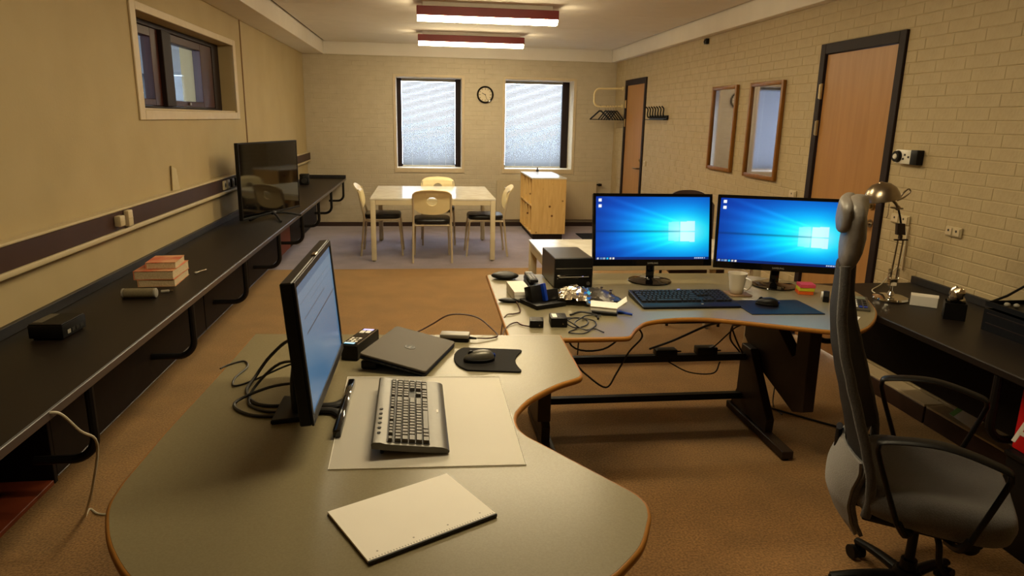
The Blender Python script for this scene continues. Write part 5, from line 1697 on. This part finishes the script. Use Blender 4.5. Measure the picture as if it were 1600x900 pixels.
ad = thing('cable_adapter', 'flat grey white adapter on the back edge of the near desk', 'adapter', (0.112, 2.555, ZN+0.0005), math.radians(-10))
obj('top_shell', G().mm((-0.056, -0.026, 0.014), (0.056, 0.026, 0.030), 0.004, 2), M_GREYPL, ad)
obj('lower_shell', G().mm((-0.054, -0.025, 0.0), (0.056, 0.025, 0.0138), 0.003), M_BLACK, ad)
obj('strain_relief', G().cyl((0.056, 0, 0.012), (0.084, 0, 0.010), 0.006, 0.004, seg=8), M_BLACK, ad)
cable([(0.198, 2.540, 0.797), (0.25, 2.555, 0.791), (0.280, 2.585, 0.793), (0.262, 2.66, 0.800), (0.215, 2.695, 0.832), (0.155, 2.705, 0.846), (0.09, 2.705, 0.843), (0.03, 2.695, 0.812), (-0.02, 2.675, 0.791), (-0.06, 2.63, 0.789)], 0.0035, M_CABLEBR, 'brown lead from the grey adapter bowing over the desk edge')
cable([(0.295, 2.60, 0.765), (0.31, 2.70, 0.72), (0.33, 2.80, 0.738), (0.36, 2.86, 0.750), (0.40, 2.90, 0.750), (0.415, 2.86, 0.750), (0.445, 2.83, 0.752)], 0.0030, M_CABLEBR, 'brown lead running from the small adapter over the gap between desks')
cable([(0.33, 2.66, 0.70), (0.315, 2.76, 0.66), (0.325, 2.86, 0.69), (0.345, 2.96, 0.735), (0.37, 3.02, 0.7505), (0.41, 3.04, 0.7495), (0.44, 3.08, 0.7495), (0.445, 3.20, 0.7495), (0.44, 3.27, 0.756)], 0.0032, M_CABLEBR, 'thin brown lead up from the gap to the black oval dongle')

# ---------------------------------------------------------------- clutter on the far desk
gd = thing('rounded_gadget', 'flat rounded black gadget at the far left corner of the far desk', 'gadget', (0.447, 3.775, ZF+0.0005), math.radians(-8))
g = G().sphere((0, 0, 0.018), (0.078, 0.052, 0.020), 24, 12)
for v in g.bm.verts: v.co.z = max(v.co.z, 0.0)
obj('shell', g, M_BLACK, gd)
obj('grey_top', G().sphere((0.0, 0.012, 0.030), (0.050, 0.026, 0.010), 20, 10), M_LEGPAINT, gd)

wbx = thing('white_box', 'small closed white cardboard box left of the computer tower', 'box', (0.474, 3.385, ZF+0.0005), math.radians(3))
obj('box', G().mm((-0.044, -0.118, 0), (0.044, 0.118, 0.046), 0.001), M_PAPER, wbx)
obj('lid', G().mm((-0.0455, -0.1195, 0.030), (0.0455, 0.1195, 0.050), 0.001), M_PAPER, wbx)

rmt = thing('remote_control', 'black remote with pale buttons leaning over the white box', 'remote', (0.560, 3.545, ZF+0.055), math.radians(-2))
Mr = R(math.radians(-4), 'X')
obj('body', G().mm((-0.022, -0.135, -0.0035), (0.022, 0.135, 0.0145), 0.005, 2, M=Mr), M_BLACK, rmt)
obj('silver_head', G().mm((-0.019, 0.088, 0.0146), (0.019, 0.130, 0.0170), 0.001, M=Mr), M_GREYPL, rmt)
for j in range(6):
    for i in range(2):
        obj('button', G().mm((-0.015+0.017*i, -0.105+0.029*j, 0.0146), (-0.003+0.017*i, -0.088+0.029*j, 0.0168), 0.0006, M=Mr), M_GREYPL, rmt)
ntb = thing('dark_case', 'low dark case under the remote behind the white box', 'case', (0.565, 3.53, ZF+0.0005), math.radians(-2))
obj('lower_half', G().mm((-0.030, -0.16, 0), (0.030, 0.16, 0.020), 0.004), M_BLACK, ntb)
obj('upper_half', G().mm((-0.030, -0.16, 0.0205), (0.030, 0.16, 0.040), 0.004), M_BLACKMETAL, ntb)

dg = thing('oval_dongle', 'oval black dongle with a lead in front of the white box', 'dongle', (0.405, 3.262, ZF+0.0005), math.radians(-12))
g = G().sphere((0, 0, 0.010), (0.050, 0.022, 0.0105), 20, 10)
for v in g.bm.verts: v.co.z = max(v.co.z, 0.0)
obj('shell', g, M_BLACK, dg)
obj('plug', G().mm((0.045, -0.010, 0.003), (0.068, 0.010, 0.014), 0.002), M_BLACK, dg)

# upright black and blue device
rtb = thing('router_stand', 'upright black device with a bright blue stripe, front of the tower', 'router', (0.565, 3.215, ZF+0.0005), math.radians(24))
Mq = R(math.radians(-20), 'X')
obj('base', G().mm((-0.085, -0.085, 0), (0.085, 0.075, 0.022), 0.004, 2), M_BLACK, rtb)
obj('left_slab', G().mm((-0.070, -0.030, 0.012), (-0.008, 0.030, 0.094), 0.004, 2, M=Mq), M_BLACK, rtb)
obj('right_slab', G().mm((0.010, -0.040, 0.012), (0.080, 0.030, 0.066), 0.004, 2, M=Mq), M_BLACK, rtb)
obj('blue_stripe', G().mm((-0.0075, -0.050, 0.010), (0.0095, 0.040, 0.098), 0.004, 2, M=Mq), M_BLUE, rtb)

# crumpled bags
def crumple(g, amp, seed):
    r = random.Random(seed)
    for v in g.bm.verts:
        v.co += Vector((r.uniform(-1, 1), r.uniform(-1, 1), r.uniform(-0.6, 1)))*amp
    return g
fbag = thing('foil_bag', 'crumpled shiny silver foil bag in front of the tower', 'bag', (0.752, 3.315, ZF+0.0005), math.radians(-18))
g = G().sheet(lambda u, v: (-0.085+0.17*u+0.01*math.sin(7*v), -0.155+0.30*v, 0.012+0.052*math.sin(PI*u)**0.7*math.sin(PI*(0.15+0.8*v))), 15, 19)
crumple(g, 0.0085, 3)
for v in g.bm.verts: v.co.z = max(0.001, v.co.z)
obj('foil', g, M_FOIL, fbag, 12)
gbag = thing('antistatic_bag', 'dark grey translucent plastic bag right of the foil bag', 'bag', (0.890, 3.335, ZF+0.0005), math.radians(14))
g = G().sheet(lambda u, v: (-0.062+0.125*u, -0.15+0.31*v, 0.004+0.036*math.sin(PI*u)**0.6*math.sin(PI*(0.1+0.85*v))), 10, 14)
crumple(g, 0.0035, 8)
for v in g.bm.verts: v.co.z = max(0.001, v.co.z)
obj('film', g, mat('grey_film', (0.30, 0.28, 0.26), 0.25, 0.35, noise=(12, (0.22, 0.21, 0.20))), gbag, 15)
obj('ziplock', G().box((0, -0.145, 0.006), (0.11, 0.006, 0.006), 0.001), M_STEEL, gbag)
for k, (x, y) in enumerate(((0.03, 0.05), (0.045, -0.02), (0.02, -0.06))):
    obj('small_screw', G().cyl((x, y, 0.034), (x, y, 0.041), 0.007, seg=10), M_STEEL, gbag)

obx = thing('open_carton', 'open white carton tray with one flap up, left of the black keyboard', 'box', (0.832, 3.055, ZF+0.0005), math.radians(-14))
Mo = T(0, 0, 0.010) @ R(math.radians(3), 'Y')
obj('carton_bottom', G().mm((-0.062, -0.052, 0.008), (0.058, 0.052, 0.026), 0.001, M=Mo), M_PAPER, obx)
obj('carton_rim', G().mm((-0.064, -0.055, 0.0262), (0.060, 0.054, 0.0285), 0.001, M=Mo), M_PAPER, obx)
obj('side_flap', G().mm((0.0, -0.045, 0.0), (0.056, 0.045, 0.0012), M=Mo @ T(0.060, 0.004, 0.026) @ R(math.radians(-42), 'Y')), M_PAPER, obx)
obj('dark_insert', G().mm((-0.055, -0.060, -0.0085), (0.062, 0.045, 0.0078), 0.002, M=Mo), M_BLACK, obx)
bl = thing('blue_clip', 'bright blue plastic tab sticking out under the white carton', 'tab', (0.925, 3.015, ZF+0.0005), math.radians(-38))
obj('tab', G().prism([(-0.035, -0.008), (0.035, -0.003), (0.035, 0.004), (-0.035, 0.014)], 0.0, 0.009, 0.002), M_BLUE, bl)

for k, (x, y, rz, sx, sy, h, lab) in enumerate(((0.480, 2.855, -8, 0.060, 0.066, 0.032, 'smaller black power adapter lying left near the desk corner'),
                                                (0.578, 2.868, -4, 0.072, 0.090, 0.042, 'bigger black power adapter with a white sticker and coiled lead'))):
    t = thing('power_adapter', lab, 'adapter', (x, y, ZF+0.0005), math.radians(rz), 'black power adapters on the far desk')
    obj('case', G().mm((-sx/2, -sy/2, 0), (sx/2, sy/2, h), 0.004, 2), M_BLACK, t)
    obj('sticker', G().mm((-sx*0.38, -sy*0.30, h+0.0002), (-sx*0.10 if k else sx*0.3, sy*0.32, h+0.0007)), M_PAPER if k else M_LEGPAINT, t)
    obj('pin', G().cyl((sx*0.2, -sy/2, h*0.5), (sx*0.2, -sy/2-0.016, h*0.5), 0.0025, seg=8), M_STEEL, t)
tang = [(0.615, 2.90, 0.765), (0.66, 2.95, 0.751), (0.72, 2.93, 0.751), (0.70, 2.84, 0.751), (0.64, 2.80, 0.751), (0.615, 2.87, 0.757), (0.67, 2.93, 0.758), (0.745, 2.90, 0.752), (0.735, 2.82, 0.752), (0.68, 2.76, 0.752), (0.645, 2.83, 0.760), (0.69, 2.90, 0.765), (0.74, 2.98, 0.753), (0.80, 2.975, 0.753)]
cable(tang, 0.0032, M_CABLE, 'tangled thin black lead heaped right of the bigger adapter')
cable([(0.612, 2.865, 0.77), (0.65, 2.80, 0.752), (0.60, 2.74, 0.750), (0.66, 2.72, 0.750), (0.715, 2.78, 0.752), (0.75, 2.73, 0.750)], 0.0028, M_CABLE, 'thin black wire straggling to the front edge below the adapter')
cable([(0.66, 3.00, 0.751), (0.72, 3.03, 0.756), (0.78, 2.99, 0.752), (0.775, 2.93, 0.752)], 0.0055, M_CABLE, 'thick short black lead between foil bag and adapters')

# mug on a coaster
co_ = tag(obj('coaster', G().prism(rrect(1.575, 3.300, 1.692, 3.415, 0.010), ZF+0.0005, ZF+0.0065, 0.001), M_COASTER), 'square brown coaster under the mug', 'coaster')
mg = thing('mug', 'cream tapered mug with handle on the coaster', 'mug', (1.628, 3.362, ZF+0.0070))
outer = [(0.030, 0.0), (0.034, 0.003), (0.037, 0.03), (0.042, 0.065), (0.049, 0.105), (0.0495, 0.108)]
inner = [(0.0465, 0.107), (0.039, 0.06), (0.034, 0.03), (0.030, 0.008)]
g = G().lathe(outer+inner, 32)
obj('cup', g, M_CERAMIC, mg, 50)
Mh2 = R(math.radians(-48), 'Z')
obj('handle', G().tube([(0.040, 0, 0.030), (0.058, 0, 0.028), (0.073, 0, 0.050), (0.072, 0, 0.076), (0.046, 0, 0.088)], (lambda u: (0.007, 0.0045)), 8, smooth=5, flat=(0, 1, 0), M=Mh2), M_CERAMIC, mg)

# sticky notes: three blocks on top of each other
for k, (m, lab) in enumerate(((M_ORANGE, 'orange block of sticky notes at the bottom of the stack'), (M_YELLOW, 'yellow green block of sticky notes in the middle of the stack'), (M_PINK, 'pink block of sticky notes on top of the stack'))):
    t = thing('sticky_notes', lab, 'sticky notes', (2.012+0.002*k, 3.365-0.002*k, ZF+0.0005+0.0185*k), math.radians(-16+2*k), 'sticky note blocks in a stack')
    obj('block', G().mm((-0.038, -0.038, 0), (0.038, 0.038, 0.0165), 0.0006), m, t)
    obj('top_note', G().mm((-0.038, -0.038, 0.0167), (0.0385, 0.0375, 0.0178)), m, t)

st = thing('tape_dispenser', 'small black dispenser with white roll between the sticky notes and calculator', 'dispenser', (2.045, 3.215, ZF+0.0005), math.radians(-30))
obj('body', G().prism([(-0.05, 0.0), (0.045, 0.0), (0.045, 0.012), (0.02, 0.022), (0.0, 0.05), (-0.03, 0.052), (-0.05, 0.03)], -0.014, 0.014, 0.002, M=MXP), M_BLACK, st)
obj('roll', G().cyl((-0.0145, -0.018, 0.030), (-0.024, -0.018, 0.030), 0.018, seg=18), M_PAPER, st)
obj('blue_panel', G().mm((0.0145, -0.04, 0.006), (0.0155, 0.03, 0.020)), M_BLUE, st)

ca = thing('calculator', 'grey desk calculator with raised display behind the swivel chair back', 'calculator', (2.128, 3.095, ZF+0.0005), math.radians(-28))
obj('case', G().prism([(-0.095, 0.0), (0.095, 0.0), (0.095, 0.030), (0.088, 0.033), (-0.090, 0.012), (-0.095, 0.008)], -0.062, 0.062, 0.002, M=MXP), M_SILVERPL, ca)
Mc = T(0, 0, 0.0222) @ R(math.atan2(0.021, 0.178), 'X')
obj('display', G().mm((-0.050, 0.045, 0.0006), (0.050, 0.080, 0.0022), M=Mc), M_LCD, ca)
for j in range(4):
    for i in range(5):
        obj('key', G().mm((-0.052+0.0215*i, -0.080+0.029*j, 0.0006), (-0.036+0.0215*i, -0.060+0.029*j, 0.0046), 0.001, M=Mc), M_PAPER if i < 3 else (M_DKMARK if j else M_LEDCYAN if False else M_BLUE), ca)
tag(obj('paper_slip', G().prism([(1.990, 2.940), (2.034, 2.902), (1.966, 2.827), (1.935, 2.862)], ZF+0.0005, ZF+0.0012), M_PAPER), 'small white paper slip on the desk in front of the calculator', 'paper')

# ================================================================ SWIVEL CHAIR
oc = thing('swivel_chair', 'tall grey and black swivel chair with mesh back and headrest, seen side on', 'chair', (1.655, 1.915, 0.0005), math.radians(-125.5))
def lerp_tab(tab, z):
    if z <= tab[0][0]: return tab[0][1]
    for (a, p), (b, q) in zip(tab, tab[1:]):
        if z <= b:
            t = (z-a)/(b-a)
            t = t*t*(3-2*t)*0.35+t*0.65
            return p+(q-p)*t
    return tab[-1][1]
BP = [(0.45, -0.225), (0.545, -0.240), (0.636, -0.262), (0.749, -0.292), (0.838, -0.318), (0.927, -0.340), (1.039, -0.354), (1.151, -0.352), (1.30, -0.350), (1.40, -0.350)]
def halfw(z):
    return lerp_tab([(0.20, 0.18), (0.35, 0.215), (0.55, 0.240), (0.85, 0.235), (1.1, 0.215), (1.22, 0.20)], z)
def backf(u, v):
    z = 0.54+0.64*v
    x = (2*u-1)*halfw(z)
    return (x, lerp_tab(BP, z)+0.085*(x/0.25)**2*(1-0.35*v), z)
obj('back_mesh', G().sheet(lambda u, v: Vector(backf(u, v)), 20, 28, 0.010), M_MESH, oc, 60)
for s in (-1, 1):
    pts = []
    for k in range(24):
        z = 0.40+0.80*k/23
        x = s*(halfw(z)+0.004)
        base = lerp_tab(BP, z) if z > 0.45 else lerp_tab([(0.30, -0.235), (0.45, -0.225)], z)
        pts.append((x, base+0.085*(x/0.25)**2*(1-0.35*max(0, (z-0.54)/0.64)), z))
    obj('back_rail', G().tube(pts, (lambda u: (0.011, 0.016)), 10, flat=(1, 0, 0)), M_CHARC, oc, 60)
# padded lumbar panel, grey on the outside
LB = [(0.315, -0.216), (0.36, -0.240), (0.42, -0.258), (0.48, -0.258), (0.54, -0.246), (0.59, -0.248)]
def lumb(u, v):
    z = 0.315+0.265*v
    hw = halfw(z)-0.012
    x = (2*u-1)*hw
    return Vector((x, lerp_tab(LB, z)-0.004+0.075*(x/0.25)**2, z))
g = G().sheet(lambda u, v: lumb(u, v)+Vector((0, 0.018, 0)), 18, 18, -0.012)
obj('lumbar_front', g, M_CHARC, oc, 60)
g = G().sheet(lambda u, v: lumb(u, v)-Vector((0, 0.026*math.sin(PI*min(1, max(0, v)))**0.6*(1-(2*u-1)**4), 0)), 18, 18, -0.010)
obj('lumbar_back', g, M_GREYFAB, oc, 60)
# headrest: two rounded leather lobes folded over the top of the back
def pillow(cy, cz, ty, hz, wx, seed, name):
    g = G().sphere((0, 0, 0), 1.0, 28, 18)
    r = random.Random(seed)
    for v in g.bm.verts:
        x, y, z = v.co
        e = 0.55
        f = lambda q, p: math.copysign(abs(q)**p, q)
        X, Y_, Z_ = f(x, 0.5)*wx, f(y, 0.62)*ty, f(z, 0.58)*hz
        Y_ *= 0.62+0.38*min(1, max(0, (z+1.0)/1.1))
        Y_ += 0.022*(X/wx)**2
        Y_ *= 1.0+0.10*math.sin(14*X)*math.cos(9*Z_)
        v.co = Vector((X, cy+Y_+0.004*math.sin(30*Z_+11*X), cz+Z_))
    obj(name, g, M_LEATHER, oc, 70)
pillow(-0.318, 1.283, 0.034, 0.116, 0.200, 1, 'headrest_front')
pillow(-0.350, 1.345, 0.022, 0.056, 0.197, 2, 'headrest_back')
# seat
def seatp(k, n=44):
    a = 2*PI*k/n
    c, s = math.cos(a), math.sin(a)
    return (0.262*math.copysign(abs(c)**0.5, c), 0.018+0.238*math.copysign(abs(s)**0.5, s))
g = G()
lev = [(0.405, 0.90), (0.400, 0.80), (0.395, 0.5)]
rings = []
n = 44
prof = [(0.60, 0.388), (0.86, 0.392), (0.97, 0.408), (1.0, 0.440), (0.985, 0.478), (0.93, 0.500), (0.80, 0.510), (0.60, 0.506), (0.35, 0.500), (0.12, 0.497)]
for sc, z in prof:
    ring = []
    for k in range(n):
        x, y_ = seatp(k)
        X, Y_ = x*sc, 0.018+(y_-0.018)*sc
        dz = 0
        if z > 0.45: dz = -0.016*max(0, (Y_-0.08)/0.17)**2*1.2+0.012*abs(X/0.26)**2-0.004
        else: dz = 0.018*max(0, (0.02-Y_)/0.25)
        ring.append(g.bm.verts.new((X, Y_, z+dz)))
    rings.append(ring)
for A, B in zip(rings, rings[1:]):
    for k in range(n):
        j = (k+1) % n
        g.bm.faces.new((A[k], A[j], B[j], B[k]))
g.bm.faces.new(list(reversed(rings[0]))); g.bm.faces.new(rings[-1])
obj('seat', g, M_SEATFAB, oc, 70)
obj('seat_shell', G().box((0, 0.0, 0.372), (0.36, 0.34, 0.026), 0.010, 2), M_BLACK, oc)
# armrest loops
AR = [(-0.075, 0.440), (-0.112, 0.540), (-0.148, 0.640), (-0.156, 0.680), (-0.135, 0.705), (0.010, 0.722), (0.155, 0.690), (0.178, 0.668), (0.172, 0.628), (0.130, 0.490), (0.115, 0.440)]
for s in (-1, 1):
    obj('armrest', G().tube([(s*0.300, y_, z) for y_, z in AR], (lambda u: (0.012+0.016*math.exp(-((u-0.5)/0.22)**4), 0.0085)), 12, smooth=5, flat=(1, 0, 0)), M_BLACK, oc, 60)
    obj('arm_bracket', G().tube([(s*0.300, -0.073, 0.445), (s*0.285, -0.05, 0.405), (s*0.20, -0.03, 0.372)], 0.012, 8, smooth=3).tube([(s*0.300, 0.113, 0.445), (s*0.285, 0.095, 0.402), (s*0.20, 0.07, 0.372)], 0.012, 8, smooth=3), M_BLACK, oc)
# back support, mechanism, lever, column and star base
obj('back_support', G().tube([(0, -0.05, 0.345), (0, -0.20, 0.335), (0, -0.262, 0.36), (0, -0.270, 0.45), (0, -0.272, 0.60)], (lambda u: (0.035, 0.011)), 10, smooth=4, flat=(1, 0, 0)), M_BLACK, oc)
obj('mechanism', G().mm((-0.075, -0.11, 0.315), (0.075, 0.13, 0.362), 0.012, 2), M_BLACK, oc)
g = G().sphere((0.05, 0.150, 0.300), (0.034, 0.034, 0.034), 16, 10)
obj('tension_knob', g, M_BLACK, oc)
obj('lever', G().tube([(0.07, 0.05, 0.335), (0.10, 0.065, 0.300), (0.10, 0.075, 0.235), (0.11, 0.10, 0.205), (0.13, 0.14, 0.185)], 0.0105, 9, smooth=4), M_BLACK, oc)
g = G(); g.cyl((0, 0, 0.085), (0, 0, 0.165), 0.028, 0.026, seg=18); g.cyl((0, 0, 0.165), (0, 0, 0.318), 0.016, seg=16)
obj('gas_column', g, M_BLACK, oc)
obj('hub', G().lathe([(0.040, 0.060), (0.046, 0.075), (0.046, 0.115), (0.036, 0.13)], 20), M_BLACK, oc)
for k in range(5):
    a = math.radians(147.5+72*k)
    d = Vector((math.cos(a), math.sin(a), 0))
    o = obj('star_leg', G().tube([d*0.03+Vector((0, 0, 0.098)), d*0.15+Vector((0, 0, 0.090)), d*0.25+Vector((0, 0, 0.072))], (lambda u: (0.024-0.008*u, 0.018-0.006*u)), 10, smooth=3, flat=(-d.y, d.x, 0)), M_BLACK, oc)
    e = Vector((-d.y, d.x, 0))
    c = d*0.25
    g = G()
    for s in (-1, 1):
        p = c+e*(s*0.017)+Vector((0, 0, 0.027))
        g.cyl(p-e*0.008, p+e*0.008, 0.0268, seg=18)
    g.cyl(c+Vector((0, 0, 0.03)), c+Vector((0, 0, 0.075)), 0.008, seg=8)
    obj('castor', g, M_BLACK, oc)
